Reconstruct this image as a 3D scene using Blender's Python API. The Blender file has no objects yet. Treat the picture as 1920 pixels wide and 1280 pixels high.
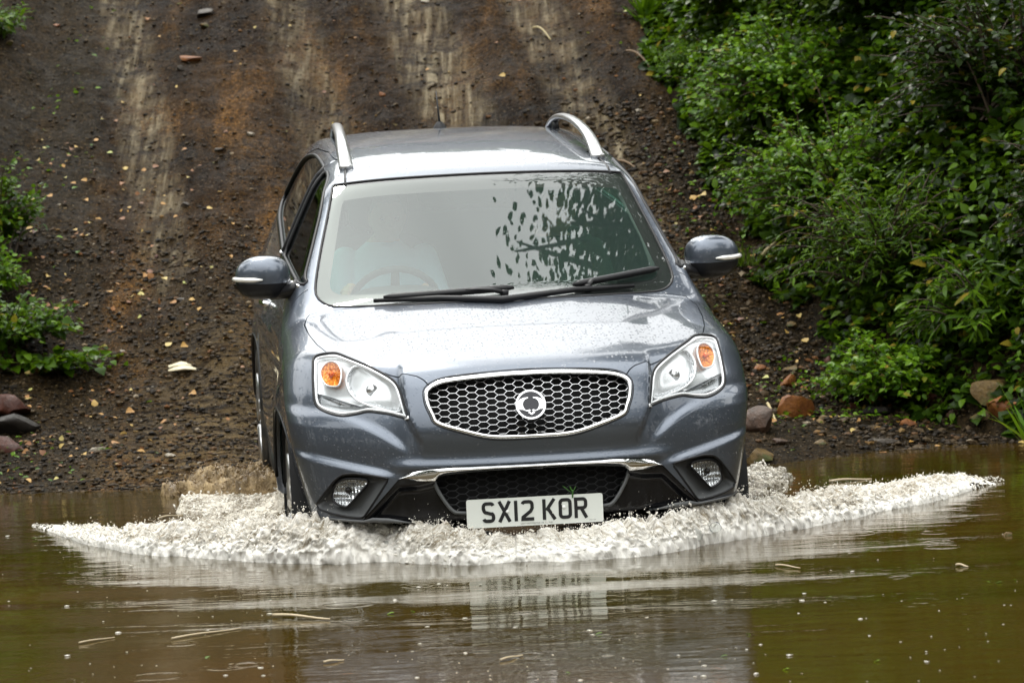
import bpy, bmesh, math, random
import numpy as np
from mathutils import Vector, Matrix, noise as mnoise
R=math.radians
sc=bpy.context.scene
# ------------------------------------------------------------------ camera
cam_d=bpy.data.cameras.new("camera"); cam=bpy.data.objects.new("camera",cam_d)
sc.collection.objects.link(cam); sc.camera=cam
cam_d.sensor_width=36; cam_d.lens=131.93; cam_d.clip_end=500
cam.matrix_world=Matrix(((0.999086,0.042748,0,0),(-0.001964,0.045897,-0.998944,-14),(-0.042702,0.998031,0.045939,1.45),(0,0,0,1)))
cam_d.dof.use_dof=True; cam_d.dof.focus_distance=14.4; cam_d.dof.aperture_fstop=7.0
# ------------------------------------------------------------------ sky, sun, exposure
SUN_EL,SUN_ROT=62,-25
w=bpy.data.worlds.new("World"); sc.world=w; w.use_nodes=True
nt=w.node_tree; bg=nt.nodes["Background"]
sky=nt.nodes.new("ShaderNodeTexSky"); sky.sky_type='NISHITA'; sky.sun_disc=False
sky.sun_elevation=R(SUN_EL); sky.sun_rotation=R(SUN_ROT); sky.dust_density=4; sky.air_density=1.2
tc=nt.nodes.new("ShaderNodeTexCoord")
nz=nt.nodes.new("ShaderNodeTexNoise"); nz.inputs["Scale"].default_value=2.2; nz.inputs["Detail"].default_value=5
rp=nt.nodes.new("ShaderNodeValToRGB")
rp.color_ramp.elements[0].position=.32; rp.color_ramp.elements[0].color=(15.4,15.6,15.5,1)
rp.color_ramp.elements[1].position=.68; rp.color_ramp.elements[1].color=(26,26.4,26.2,1)
mx=nt.nodes.new("ShaderNodeMix"); mx.data_type='RGBA'; mx.inputs[0].default_value=.95
nt.links.new(tc.outputs["Generated"],nz.inputs["Vector"]); nt.links.new(nz.outputs["Fac"],rp.inputs["Fac"])
nt.links.new(sky.outputs[0],mx.inputs[6]); nt.links.new(rp.outputs[0],mx.inputs[7])
# overcast dome: the zenith is about three times as bright as the horizon
sxyz=nt.nodes.new("ShaderNodeSeparateXYZ"); nt.links.new(tc.outputs["Generated"],sxyz.inputs[0])
mr0=nt.nodes.new("ShaderNodeMapRange"); mr0.inputs[1].default_value=0; mr0.inputs[2].default_value=1; mr0.inputs[3].default_value=.74; mr0.inputs[4].default_value=1.70
nt.links.new(sxyz.outputs[2],mr0.inputs[0]); vm=nt.nodes.new("ShaderNodeVectorMath"); vm.operation='SCALE'
nt.links.new(mx.outputs[2],vm.inputs[0]); nt.links.new(mr0.outputs[0],vm.inputs["Scale"])
nt.links.new(vm.outputs[0],bg.inputs["Color"]); bg.inputs["Strength"].default_value=.12
sd=bpy.data.lights.new("sun",'SUN'); sd.energy=1.5; sd.angle=R(10); sd.color=(1,.95,.87)
so=bpy.data.objects.new("sun",sd); sc.collection.objects.link(so)
_az=R(90-SUN_ROT); _v=Vector((math.cos(R(SUN_EL))*math.sin(R(SUN_ROT)),math.cos(R(SUN_EL))*math.cos(R(SUN_ROT)),math.sin(R(SUN_EL))))
so.rotation_euler=_v.to_track_quat('Z','Y').to_euler()
sc.view_settings.view_transform='Standard'; sc.view_settings.look='None'
sc.view_settings.exposure=-.20; sc.view_settings.gamma=1
# ------------------------------------------------------------------ helpers
rng=np.random.default_rng(7); random.seed(7)
def sstep(a,b,x):
    t=np.clip((np.asarray(x,float)-a)/(b-a),0,1); return t*t*(3-2*t)
def link(o,parent=None):
    sc.collection.objects.link(o)
    if parent is not None: o.parent=parent
    return o
def tag(o,label=None,cat=None,group=None,kind=None):
    if label: o["label"]=label
    if cat: o["category"]=cat
    if group: o["group"]=group
    if kind: o["kind"]=kind
    return o
def empty(name,loc=(0,0,0)):
    o=bpy.data.objects.new(name,None); o.location=loc; o.empty_display_size=.1; return link(o)
def mk(name,V,F,mat,parent=None,smooth=True,mi=None):
    me=bpy.data.meshes.new(name)
    V=np.asarray(V,float)
    if isinstance(F,np.ndarray) and len(F):
        n,k=F.shape
        me.vertices.add(len(V)); me.vertices.foreach_set("co",V.ravel())
        me.loops.add(n*k); me.loops.foreach_set("vertex_index",F.ravel().astype(np.int32))
        me.polygons.add(n); me.polygons.foreach_set("loop_start",np.arange(0,n*k,k,dtype=np.int32))
        me.update(calc_edges=True); me.validate()
    else:
        me.from_pydata([tuple(v) for v in V],[],[tuple(f) for f in F])
    for m in (mat if isinstance(mat,(list,tuple)) else [mat]): me.materials.append(m)
    if mi is not None: me.polygons.foreach_set("material_index",np.asarray(mi,np.int32))
    me.polygons.foreach_set("use_smooth",[smooth]*len(me.polygons)); me.update()
    return link(bpy.data.objects.new(name,me),parent)
class MB:
    """collects shapes for one mesh"""
    def __init__(s): s.V=[];s.F=[];s.n=0
    def add(s,V,F):
        V=[tuple(v) for v in V]; s.V+=V; s.F+=[tuple(i+s.n for i in f) for f in F]; s.n+=len(V)
    def box(s,c,d,M=None):
        x,y,z=[q/2 for q in d]; P=[Vector((a,b,e)) for a in(-x,x) for b in(-y,y) for e in(-z,z)]
        if M is not None: P=[M@p for p in P]
        P=[p+Vector(c) for p in P]
        s.add(P,[(0,1,3,2),(4,6,7,5),(0,4,5,1),(2,3,7,6),(0,2,6,4),(1,5,7,3)])
    def tube(s,pts,rad,n=10,flat=1.0,up=(0,0,1),closed=False,cap=True,aspect=None):
        pts=[Vector(p) for p in pts]; m=len(pts); V=[]
        if not hasattr(rad,'__len__'): rad=[rad]*m
        for i,p in enumerate(pts):
            a=pts[(i-1)%m] if closed or i>0 else p; b=pts[(i+1)%m] if closed or i<m-1 else p
            t=(b-a).normalized(); u=Vector(up); sdir=t.cross(u)
            if sdir.length<1e-4: sdir=t.cross(Vector((1,0,0)))
            sdir.normalize(); u=sdir.cross(t).normalized()
            for k in range(n):
                an=2*math.pi*k/n
                V.append(p+sdir*math.cos(an)*rad[i]+u*math.sin(an)*rad[i]*flat)
        F=[]
        for i in range(m if closed else m-1):
            j=(i+1)%m
            for k in range(n):
                l=(k+1)%n; F.append((i*n+k,i*n+l,j*n+l,j*n+k))
        if not closed and cap: F+=[tuple(range(n-1,-1,-1)),tuple((m-1)*n+k for k in range(n))]
        s.add(V,F)
    def lathe(s,prof,n=48,c=(0,0,0),axis='x'):
        V=[];F=[];m=len(prof)
        for k in range(n):
            a=2*math.pi*k/n
            for (h,r) in prof:
                p={'x':(h,r*math.cos(a),r*math.sin(a)),'y':(r*math.cos(a),h,r*math.sin(a)),'z':(r*math.cos(a),r*math.sin(a),h)}[axis]
                V.append((p[0]+c[0],p[1]+c[1],p[2]+c[2]))
        for k in range(n):
            l=(k+1)%n
            for i in range(m-1): F.append((k*m+i,k*m+i+1,l*m+i+1,l*m+i))
        s.add(V,F)
    def sphere(s,c,r,n=8,m=6,M=None):
        if not hasattr(r,'__len__'): r=(r,r,r)
        V=[(0,0,1)];F=[]
        for i in range(1,m):
            for k in range(n):
                a=math.pi*i/m;b=2*math.pi*k/n; V.append((math.sin(a)*math.cos(b),math.sin(a)*math.sin(b),math.cos(a)))
        V.append((0,0,-1))
        for k in range(n): F.append((0,1+k,1+(k+1)%n))
        for i in range(m-2):
            for k in range(n): F.append((1+i*n+k,1+(i+1)*n+k,1+(i+1)*n+(k+1)%n,1+i*n+(k+1)%n))
        for k in range(n): F.append((len(V)-1,1+(m-2)*n+(k+1)%n,1+(m-2)*n+k))
        P=[Vector((v[0]*r[0],v[1]*r[1],v[2]*r[2])) for v in V]
        if M is not None: P=[M@p for p in P]
        s.add([p+Vector(c) for p in P],F)
    def build(s,name,mat,parent=None,smooth=True):
        o=mk(name,s.V,s.F,mat,parent,smooth); return o
def autosmooth(o,ang=35):
    me=o.data; bm=bmesh.new(); bm.from_mesh(me)
    for e in bm.edges:
        if len(e.link_faces)==2 and e.calc_face_angle(0)>R(ang): e.smooth=False
    bm.to_mesh(me); bm.free(); return o
def smooth_curve(P,closed=True,n=4):
    """Catmull-Rom resample"""
    P=np.array(P,float); m=len(P); out=[]
    rngi=range(m if closed else m-1)
    for i in rngi:
        p0=P[(i-1)%m] if closed or i>0 else P[i]; p1=P[i]; p2=P[(i+1)%m]; p3=P[(i+2)%m] if closed or i<m-2 else P[i+1]
        for k in range(n):
            t=k/n
            out.append(.5*((2*p1)+(-p0+p2)*t+(2*p0-5*p1+4*p2-p3)*t*t+(-p0+3*p1-3*p2+p3)*t**3))
    if not closed: out.append(P[-1])
    return np.array(out)
def resample(P,step,closed=True):
    P=np.array(P,float); Q=np.vstack([P,P[:1]]) if closed else P
    L=np.r_[0,np.cumsum(np.linalg.norm(np.diff(Q,axis=0),axis=1))]
    n=max(int(round(L[-1]/step)),4); s=np.linspace(0,L[-1],n+1)
    out=np.stack([np.interp(s,L,Q[:,i]) for i in range(Q.shape[1])],1)
    return out[:-1] if closed else out
def offset_poly(P,d):
    P=np.array(P,float); a=np.roll(P,1,0); b=np.roll(P,-1,0); t=b-a; t/=np.linalg.norm(t,axis=1)[:,None]+1e-12
    nrm=np.stack([t[:,1],-t[:,0]],1)
    x,y=P[:,0],P[:,1]; A=np.sum(x*np.roll(y,-1)-y*np.roll(x,-1))
    return P+nrm*d*(1 if A>0 else -1)
def inside(P,q):
    P=np.asarray(P); x,y=q[...,0],q[...,1]; c=np.zeros(x.shape,bool); j=len(P)-1
    for i in range(len(P)):
        xi,yi=P[i];xj,yj=P[j]
        if yi!=yj: c^=((yi>y)!=(yj>y))&(x<(xj-xi)*(y-yi)/(yj-yi)+xi)
        j=i
    return c
# ------------------------------------------------------------------ materials
def mat(name,col=(.5,.5,.5),rough=.5,metal=0,**k):
    m=bpy.data.materials.new(name); m.use_nodes=True; b=m.node_tree.nodes["Principled BSDF"]
    b.inputs["Base Color"].default_value=(*col,1); b.inputs["Roughness"].default_value=rough; b.inputs["Metallic"].default_value=metal
    for kk,v in k.items():
        b.inputs[kk.replace('_',' ')].default_value=v
    m["b"]=1; return m
def N(m,t,**k):
    n=m.node_tree.nodes.new(t)
    for a,v in k.items():
        if a.startswith('i_'):
            key=a[2:].replace('_',' '); n.inputs[int(key) if key.isdigit() else key].default_value=v
        else: setattr(n,a,v)
    return n
def L(m,a,b): m.node_tree.links.new(a,b)
def ramp(m,src,stops):
    r=N(m,"ShaderNodeValToRGB"); e=r.color_ramp.elements
    while len(e)<len(stops): e.new(.5)
    for i,(p,c) in enumerate(stops):
        e[i].position=p; e[i].color=(*c,1) if hasattr(c,'__len__') else (c,c,c,1)
    L(m,src,r.inputs[0]); return r.outputs[0]
def mixc(m,f,a,b,mode='MIX'):
    n=N(m,"ShaderNodeMix",data_type='RGBA',blend_type=mode)
    for i,v in ((0,f),(6,a),(7,b)):
        if hasattr(v,'links'): L(m,v,n.inputs[i])
        else: n.inputs[i].default_value=v if i==0 else (*v,1)
    return n.outputs[2]
def math_(m,op,a,b=None,clamp=False):
    n=N(m,"ShaderNodeMath",operation=op,use_clamp=clamp)
    for i,v in ((0,a),(1,b)):
        if v is None: continue
        if hasattr(v,'links'): L(m,v,n.inputs[i])
        else: n.inputs[i].default_value=v
    return n.outputs[0]
def noise(m,vec,scale,detail=4,rough=.55,dist=0):
    n=N(m,"ShaderNodeTexNoise"); n.inputs["Scale"].default_value=scale; n.inputs["Detail"].default_value=detail
    n.inputs["Roughness"].default_value=rough; n.inputs["Distortion"].default_value=dist
    if vec is not None: L(m,vec,n.inputs["Vector"])
    return n
def bump(m,h,strength,dist,prev=None):
    n=N(m,"ShaderNodeBump"); n.inputs["Strength"].default_value=strength; n.inputs["Distance"].default_value=dist
    L(m,h,n.inputs["Height"])
    if prev is not None: L(m,prev,n.inputs["Normal"])
    return n.outputs[0]
def bsdf(m): return m.node_tree.nodes["Principled BSDF"]
def objco(m): return N(m,"ShaderNodeTexCoord").outputs["Object"]
def drops(m,strength=.5,scale=80,thr=(.06,.16),prev=None,vec=None):
    vo=N(m,"ShaderNodeTexVoronoi"); vo.inputs["Scale"].default_value=scale; vo.inputs["Randomness"].default_value=1
    L(m,vec or objco(m),vo.inputs["Vector"])
    # only some of the cells hold a drop
    k=math_(m,'GREATER_THAN',N(m,"ShaderNodeSeparateColor").outputs[0],.45)
    sep=[n for n in m.node_tree.nodes if n.type=='SEPARATE_COLOR'][-1]; L(m,vo.outputs["Color"],sep.inputs[0])
    h=ramp(m,vo.outputs["Distance"],[(thr[0],1),(thr[1]*2.2,0)])
    hh=math_(m,'MULTIPLY',h,k)
    return bump(m,hh,strength,.004,prev)
def paint(name,col,metal=.7,rough=.34,wet=.5):
    m=mat(name,col,rough,metal,Coat_Weight=1.0,Coat_Roughness=.035,Coat_IOR=1.5)
    b=bsdf(m); o=objco(m)
    n=noise(m,o,900,1); c=mixc(m,math_(m,'MULTIPLY',n.outputs[0],.5),col,tuple(min(1,q*1.5) for q in col))
    # faint mud film low on the panels
    sx=N(m,"ShaderNodeSeparateXYZ"); L(m,o,sx.inputs[0])
    g=noise(m,o,6,5); mud=math_(m,'MULTIPLY',ramp(m,sx.outputs[2],[(.40,1),(.62,0)]),ramp(m,g.outputs[0],[(.35,0),(.75,1)]))
    mud=math_(m,'MULTIPLY',mud,.35)
    c=mixc(m,mud,c,(.12,.10,.075)); L(m,c,b.inputs["Base Color"])
    L(m,math_(m,'SUBTRACT',metal,math_(m,'MULTIPLY',mud,metal)),b.inputs["Metallic"])
    d=drops(m,wet); L(m,d,b.inputs["Coat Normal"]); 
    return m
M={}
M['paint']=paint("metallic_blue_grey_paint",(.092,.108,.135))
M['chrome']=mat("chrome",(.82,.82,.82),.06,1)
M['silver']=mat("silver_satin",(.62,.62,.62),.28,.85,Coat_Weight=.5)
M['black']=mat("black_plastic",(.007,.007,.008),.42,Specular_IOR_Level=.35)
M['blackgloss']=mat("black_gloss",(.008,.008,.009),.09)
M['blackmatt']=mat("black_matt",(.006,.006,.006),.8)
M['grey_plastic']=mat("grey_plastic",(.085,.088,.088),.34)
M['rubber']=mat("tyre_rubber",(.014,.013,.012),.5)
def glass(name,tint,ior=1.5,rough=0.0,wet=0,boost=1.0):
    m=bpy.data.materials.new(name); m.use_nodes=True; t=m.node_tree; t.nodes.clear()
    out=t.nodes.new("ShaderNodeOutputMaterial"); mixs=t.nodes.new("ShaderNodeMixShader")
    tr=t.nodes.new("ShaderNodeBsdfTransparent"); tr.inputs[0].default_value=(*tint,1)
    gl=t.nodes.new("ShaderNodeBsdfGlossy"); gl.inputs["Roughness"].default_value=rough
    fr=t.nodes.new("ShaderNodeFresnel"); ge=t.nodes.new("ShaderNodeNewGeometry"); mr=t.nodes.new("ShaderNodeMapRange"); mr.inputs[3].default_value=ior; mr.inputs[4].default_value=1/ior
    t.links.new(ge.outputs["Backfacing"],mr.inputs[0]); t.links.new(mr.outputs[0],fr.inputs[0])
    t.links.new(math_(m,'MULTIPLY',fr.outputs[0],boost,True),mixs.inputs[0]); t.links.new(tr.outputs[0],mixs.inputs[1]); t.links.new(gl.outputs[0],mixs.inputs[2])
    t.links.new(mixs.outputs[0],out.inputs[0])
    if wet:
        d=drops(m,wet,45,(.03,.07)); t.links.new(d,gl.inputs["Normal"]); t.links.new(d,fr.inputs["Normal"])
    return m
M['windscreen']=glass("windscreen_glass",(.72,.80,.76),wet=.02,boost=2.2)
M['lens']=glass("clear_lens",(.96,.97,.97),wet=.25)
M['sideglass']=glass("side_glass",(.14,.36,.26),wet=.5,boost=.95)
# ================================================================== CAR (local frame: x = car's left, y = rearward from the nose, z = up)
CAR_M=Matrix(((0.995291,-0.096823,0.004575,0.0556),(0.096904,0.992776,-0.070745,0.0162),(0.002308,0.070855,0.997484,-0.2562),(0,0,0,1)))
def smax(a,b,k): 
    h=np.clip(k-np.abs(a-b),0,None)/k; return np.maximum(a,b)+h*h*k*.25
def smin(a,b,k): return -smax(-a,-b,k)
def bumpf(x,c,w): return np.exp(-((x-c)/w)**2)
def front_y(x,z):
    x=np.abs(x)
    a=.30*(x/.83)**2.8
    v=1.2*np.maximum(z-.66,0)**2+1.4*np.maximum(.42-z,0)**2+3*np.maximum(x-.45,0)**2*np.maximum(z-.75,0)
    # nose block between the headlights stands proud
    xc=np.interp(z,[.60,.70,.786,.9],[.40,.414,.454,.47])
    v=v-.026*(1-sstep(xc-.009,xc+.009,x))*sstep(.63,.76,z)
    # shelf under each headlight, then a steeper face
    zl2=.785-.30*np.clip((.785-x)/.385,0,1)**2.1*.62
    sh=sstep(.44,.52,x)
    v=v+sh*.022*sstep(zl2-.006,zl2+.036,z)*(1-.45*sstep(.80,.86,z))
    # lower ledge running from the arch inwards over the fog lamp
    zl1=.572+.19*(x-.52)-.03*(x-.52)**2
    s1=sstep(.47,.60,x)
    v=v-s1*.024*(1-sstep(zl1-.005,zl1+.024,z))
    # cheek around the lower intake
    v=v-.012*bumpf(z,.61,.022)*(1-sstep(.45,.56,x))
    return a+v
def bonnet_z(x,y):
    ax=np.abs(x)
    yy=np.clip(y,-.2,1.4); c=.9455+.1475*yy+.028*(1-np.exp(-np.clip(yy,0,9)/.10))-.9*np.clip(-yy,0,1)**1.2-.5*np.clip(.05-yy,0,.05)-.012*np.clip(yy-.6,0,9)
    xr=.40+.14*np.clip(y,0,1.2)
    z=c-.05*(ax/.77)**2.6-.006*sstep(xr-.07,xr+.07,ax)
    z=z-.024*np.exp(-((ax-.44)/.12)**2)*np.exp(-(np.clip(y,0,9)/.16)**2)
    # wing tops rise again above the lamps
    z=z+.010*np.exp(-((ax-.72)/.12)**2)*np.exp(-((y-.55)/.35)**2)
    return z
def belt_z(y): return 1.145+.03*(y-1.3)
def side_x(y,z):
    s=.905-.75*np.maximum(z-.80,0)**2-.45*np.maximum(.5-z,0)**2
    s=s-.045*np.maximum(y-3.7,0)**2*2
    # wheel arch flares
    for yc in(.88,3.53):
        r=np.sqrt((y-yc)**2+(z-.34)**2)
        s=s+.016*np.exp(-((r-.42)/.07)**2)*(z>.1)*sstep(yc-.25,yc+.1,y)
    s=s-.006*np.exp(-((z-.64)/.10)**2)*sstep(1.35,1.7,y)*(1-sstep(2.8,3.1,y))
    s=s-.068*np.clip((.80-z)/.38,0,1.4)**1.4*(1-sstep(.45,1.0,y))-.012*(1-sstep(.3,.9,y))
    return s
def ws_y(x,z): return 1.06+(z-1.117)*1.62+(.22-.2*(z-1.117))*x*x
def roof_z(x,y):
    c=1.668-.078*(np.clip(3.05-y,-.2,9)/1.25)**2-.10*np.clip(y-3.3,0,9)**2
    return c-.034*(np.abs(x)/.6)**3.4
def green_x(y,z):
    dz=z-1.05
    return .89-.40*dz-.12*dz*np.abs(dz)-.05*np.maximum(2.2-y,0)-.05*np.maximum(y-3.2,0)**2
def body_f(P):
    x,y,z=P[...,0],P[...,1],P[...,2]; ax=np.abs(x)
    top=np.where(y<1.25,bonnet_z(x,y),0)+np.where(y>=1.25,1,0)*0
    t=sstep(1.1,1.5,y)
    top=(1-t)*bonnet_z(x,np.minimum(y,1.35))+t*belt_z(y)
    fb=smax(front_y(x,z)-y, z-top, .05)
    lower=smax(fb, ax-side_x(y,z), .09)
    rear=y-(4.40-.30*np.maximum(z-1.0,0)-.3*np.maximum(.5-z,0)-.25*(ax/.9)**3)
    lower=smax(lower,rear,.08)
    g=smax(ws_y(x,z)-y, z-roof_z(x,y), .05)*.8
    g=smax(g, ax-green_x(y,z), .07)
    g=smax(g,y-(4.36-.55*np.maximum(z-1.05,0)-.25*(ax/.7)**3),.08)
    g=np.maximum(g,(.96-z))
    f=smin(lower,g,.03)
    zb=np.interp(y,[0,.5,1.2,1.5],[.395,.40,.36,.30])
    return smax(f,zb-z,.012)
def newton_grad(P,e=1e-4):
    G=np.zeros_like(P)
    for i in range(3):
        d=np.zeros(3); d[i]=e; G[...,i]=(body_f(P+d)-body_f(P-d))/(2*e)
    return G
def solve(P0,P1,off=0,n=90,it=26):
    """first crossing of body_f = off walking from P0 (outside) to P1 (inside)"""
    P0=P0.copy(); lo=np.zeros(len(P0)); hi=np.ones(len(P0)); found=np.zeros(len(P0),bool)
    for i in range(1,n+1):
        t=i/n; f=body_f(P0+(P1-P0)*t)-off
        new=(~found)&(f<0); hi[new]=t; lo[new]=(i-1)/n; found|=new
    for _ in range(it):
        m=(lo+hi)/2; f=body_f(P0+(P1-P0)*m[:,None])-off
        ins=f<0; hi=np.where(ins,m,hi); lo=np.where(ins,lo,m)
    return P0+(P1-P0)*((lo+hi)/2)[:,None]
def grid_axis(segs):
    out=[segs[0][0]]
    for a,b,s in segs:
        n=max(1,int(round((b-a)/s))); out+=list(a+(b-a)*np.arange(1,n+1)/n)
    return np.array(out)
def make_shell(t=.022):
    hx=grid_axis([(0,.84,.0095),(.84,1.0,.016)]); gx=np.r_[-hx[::-1][:-1],hx]
    gy=grid_axis([(-.08,.6,.0125),(.6,1.9,.026),(1.9,4.5,.05)])
    gz=grid_axis([(.25,.36,.03),(.36,1.04,.0078),(1.04,1.75,.028)])
    nx,ny,nz=len(gx),len(gy),len(gz)
    idx=-np.ones((nx,ny,nz),int)
    b=np.zeros((nx,ny,nz),bool); b[0]=b[-1]=True; b[:,0]=b[:,-1]=True; b[:,:,0]=b[:,:,-1]=True
    I=np.argwhere(b); idx[b]=np.arange(len(I))
    P=np.stack([gx[I[:,0]],gy[I[:,1]],gz[I[:,2]]],1)
    C=np.stack([P[:,0]*.55,np.clip(P[:,1],1.0,3.6),.62+(P[:,2]-.9)*.25],1)
    C[:,1]=np.where(P[:,1]<1.0,1.0-(1.0-P[:,1])*.10,C[:,1])
    F=[]
    def quads(A,flip):
        q=np.stack([A[:-1,:-1],A[1:,:-1],A[1:,1:],A[:-1,1:]],-1).reshape(-1,4); F.append(q[:,::-1] if flip else q)
    quads(idx[:,0,:],False); quads(idx[:,-1,:],True)
    quads(idx[0],True); quads(idx[-1],False)
    quads(idx[:,:,0],True); quads(idx[:,:,-1],False)
    F=np.vstack(F)
    out=solve(P,C,0); inn=solve(P,C,-t)
    V=np.vstack([out,inn]); F=np.vstack([F,F[:,::-1]+len(out)])
    return V,F
def prism(poly,axis,a,b,name="cutter"):
    """closed prism from a 2D outline; axis 'y': outline is (x,z); 'x': (y,z); 'z': (x,y)"""
    P=np.array(poly,float); n=len(P)
    x,y=P[:,0],P[:,1]
    def lift(h):
        h=np.full(n,h)
        return {'y':np.stack([x,h,y],1),'x':np.stack([h,x,y],1),'z':np.stack([x,y,h],1)}[axis]
    V=np.vstack([lift(a),lift(b)]); F=[tuple(range(n)),tuple(range(2*n-1,n-1,-1))]+[(i,i+n,(i+1)%n+n,(i+1)%n) for i in range(n)]
    me=bpy.data.meshes.new(name); me.from_pydata(V.tolist(),[],F)
    bm=bmesh.new(); bm.from_mesh(me); bmesh.ops.triangulate(bm,faces=bm.faces[:],ngon_method='EAR_CLIP'); bmesh.ops.recalc_face_normals(bm,faces=bm.faces[:]); bm.to_mesh(me); bm.free()
    return bpy.data.objects.new(name,me)
def boolean(me_obj,cutters,op,name=None):
    """returns a new mesh: me_obj (op) each cutter"""
    o=bpy.data.objects.new("tmp",me_obj.data.copy()); sc.collection.objects.link(o)
    for c in cutters:
        if c.name not in sc.collection.objects: sc.collection.objects.link(c)
        m=o.modifiers.new("b",'BOOLEAN'); m.operation=op; m.object=c
        try: m.solver='MANIFOLD'
        except Exception: m.solver='EXACT'
    dg=bpy.context.evaluated_depsgraph_get(); dg.update()
    me=bpy.data.meshes.new_from_object(o.evaluated_get(dg))
    bpy.data.objects.remove(o); return me
def shell_normals(me,ang=32):
    """smooth shading with edges kept sharp where a cut wall meets the skin"""
    n=len(me.polygons); me.polygons.foreach_set("use_smooth",[True]*n)
    bm=bmesh.new(); bm.from_mesh(me)
    bmesh.ops.dissolve_degenerate(bm,dist=1e-5,edges=bm.edges[:])
    for e in bm.edges:
        if len(e.link_faces)==2 and e.calc_face_angle(0)>R(ang): e.smooth=False
    bm.to_mesh(me); bm.free(); me.update()
def skin_pt(x,z,off=0):
    """points on the skin seen from the front: outline coords (x,z) -> xyz at level off"""
    x=np.asarray(x,float); z=np.asarray(z,float)
    P0=np.stack([x,np.full_like(x,-.2),z],-1).reshape(-1,3); P1=P0.copy(); P1[:,1]=2.3
    return solve(P0,P1,off,n=160)
def patch(outline,name,mat,parent,depth=0.0,rings=8,axis='y',side=1,smooth=True,depthfn=None,flip=False,center=None,thick=0):
    """a sheet filling an outline, lying on the skin (shifted by depth). axis y: (x,z) outline; axis x: (y,z) outline on side `side`"""
    P=np.array(outline,float); n=len(P); c=P.mean(0) if center is None else np.array(center)
    S=[c[None,:]]
    ss=np.linspace(0,1,rings+1)[1:]
    for s in ss: S.append(c+(P-c)*s)
    Q=np.vstack(S)
    if axis=='y':
        V=skin_pt(Q[:,0],Q[:,1],0)
    else:
        P0=np.stack([np.full(len(Q),1.2*side),Q[:,0],Q[:,1]],1); P1=P0.copy(); P1[:,0]=.2*side
        V=solve(P0,P1,0,n=100)
    d=np.full(len(Q),depth,float)
    if depthfn is not None: d=d+depthfn(Q,np.r_[0,np.repeat(ss,n)])
    V[:,1 if axis=='y' else 0]+=d*(1 if axis=='y' else -side)
    F=[(0,1+(i+1)%n,1+i) for i in range(n)]
    for r in range(rings-1):
        a=1+r*n;b=1+(r+1)*n
        F+=[(a+i,a+(i+1)%n,b+(i+1)%n,b+i) for i in range(n)]
    # orient outward
    A=np.sum(P[:,0]*np.roll(P[:,1],-1)-P[:,1]*np.roll(P[:,0],-1))
    ccw=A>0
    if axis=='x': ccw=ccw if side>0 else not ccw
    # first tri (0, i+1, i) is clockwise wrt outline
    if ccw: F=[f[::-1] for f in F]
    if axis=='y': pass
    if flip: F=[f[::-1] for f in F]
    o=mk(name,V,F,mat,parent,smooth)
    return o
def mirror(P): 
    P=np.array(P,float).copy(); P[:,0]*=-1; return P[::-1]
def sym(half):
    """half outline from (0,top) round to (0,bottom) -> full closed"""
    H=np.array(half,float); m=H[::-1].copy(); m[:,0]*=-1
    return np.vstack([H,m[(1 if abs(H[-1,0])<1e-6 else 0):(-1 if abs(H[0,0])<1e-6 else None)]])
# ------------------------------------------------------------------ outlines in the car's own metres (x,z seen from the front)
HL=smooth_curve([(.771,.991),(.706,1.004),(.656,.995),(.573,.966),(.503,.928),(.479,.897),(.466,.845),(.455,.790),(.462,.789),(.512,.799),(.560,.806),(.600,.808),(.645,.797),(.699,.791),(.757,.804),(.785,.827),(.789,.877),(.784,.953)],True,4)
AMB=smooth_curve([(.755,.949),(.728,.975),(.697,.975),(.683,.949),(.690,.910),(.704,.893),(.740,.896),(.757,.921)],True,4)
BOWL=smooth_curve([(.664,.929),(.632,.966),(.572,.954),(.508,.922),(.490,.891),(.479,.812),(.577,.826),(.638,.852),(.663,.888)],True,4)
GR=resample(smooth_curve(sym([(0,.949),(.110,.947),(.205,.942),(.290,.935),(.338,.926),(.374,.909),(.392,.884),(.388,.840),(.373,.802),(.355,.770),(.269,.740),(.150,.709),(0,.705)]),True,4),.012)
FOG=resample([(.804,.455),(.770,.505),(.737,.550),(.715,.570),(.700,.579),(.660,.584),(.600,.579),(.537,.567),(.545,.552),(.630,.424),(.641,.416),(.689,.418),(.745,.426),(.795,.438)],.01)
FLAMP=smooth_curve([(.738,.474),(.735,.520),(.710,.552),(.660,.561),(.612,.552),(.645,.508),(.684,.462),(.700,.455)],True,3)
LGR=resample(smooth_curve(sym([(0,.593),(.15,.592),(.241,.588),(.325,.580),(.357,.572),(.367,.552),(.352,.510),(.325,.465),(.303,.438),(.276,.428),(.15,.424),(0,.424)]),True,3),.012)
LO=sym([(0,.612),(.15,.612),(.30,.610),(.386,.605),(.430,.598),(.465,.588),(.497,.566),(.56,.497),(.636,.412),(.655,.36),(.655,.15),(0,.15)])
WS=smooth_curve([(0,1.118),(-.25,1.1155),(-.461,1.1115),(-.632,1.108),(-.69,1.118),(-.722,1.145),(-.722,1.19),(-.690,1.30),(-.645,1.43),(-.611,1.528),(-.590,1.546),(-.366,1.562),(0,1.568),(.366,1.562),(.590,1.546),(.611,1.528),(.645,1.43),(.690,1.30),(.722,1.19),(.722,1.145),(.69,1.118),(.632,1.108),(.461,1.1115),(.25,1.1155)],True,4)
WSC=smooth_curve([(0,1.150),(-.25,1.148),(-.588,1.148),(-.640,1.153),(-.666,1.175),(-.655,1.225),(-.637,1.285),(-.590,1.441),(-.575,1.478),(-.555,1.488),(-.376,1.502),(0,1.508),(.376,1.502),(.555,1.488),(.575,1.478),(.590,1.441),(.637,1.285),(.655,1.225),(.666,1.175),(.640,1.153),(.588,1.148),(.25,1.148)],True,4)
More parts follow.
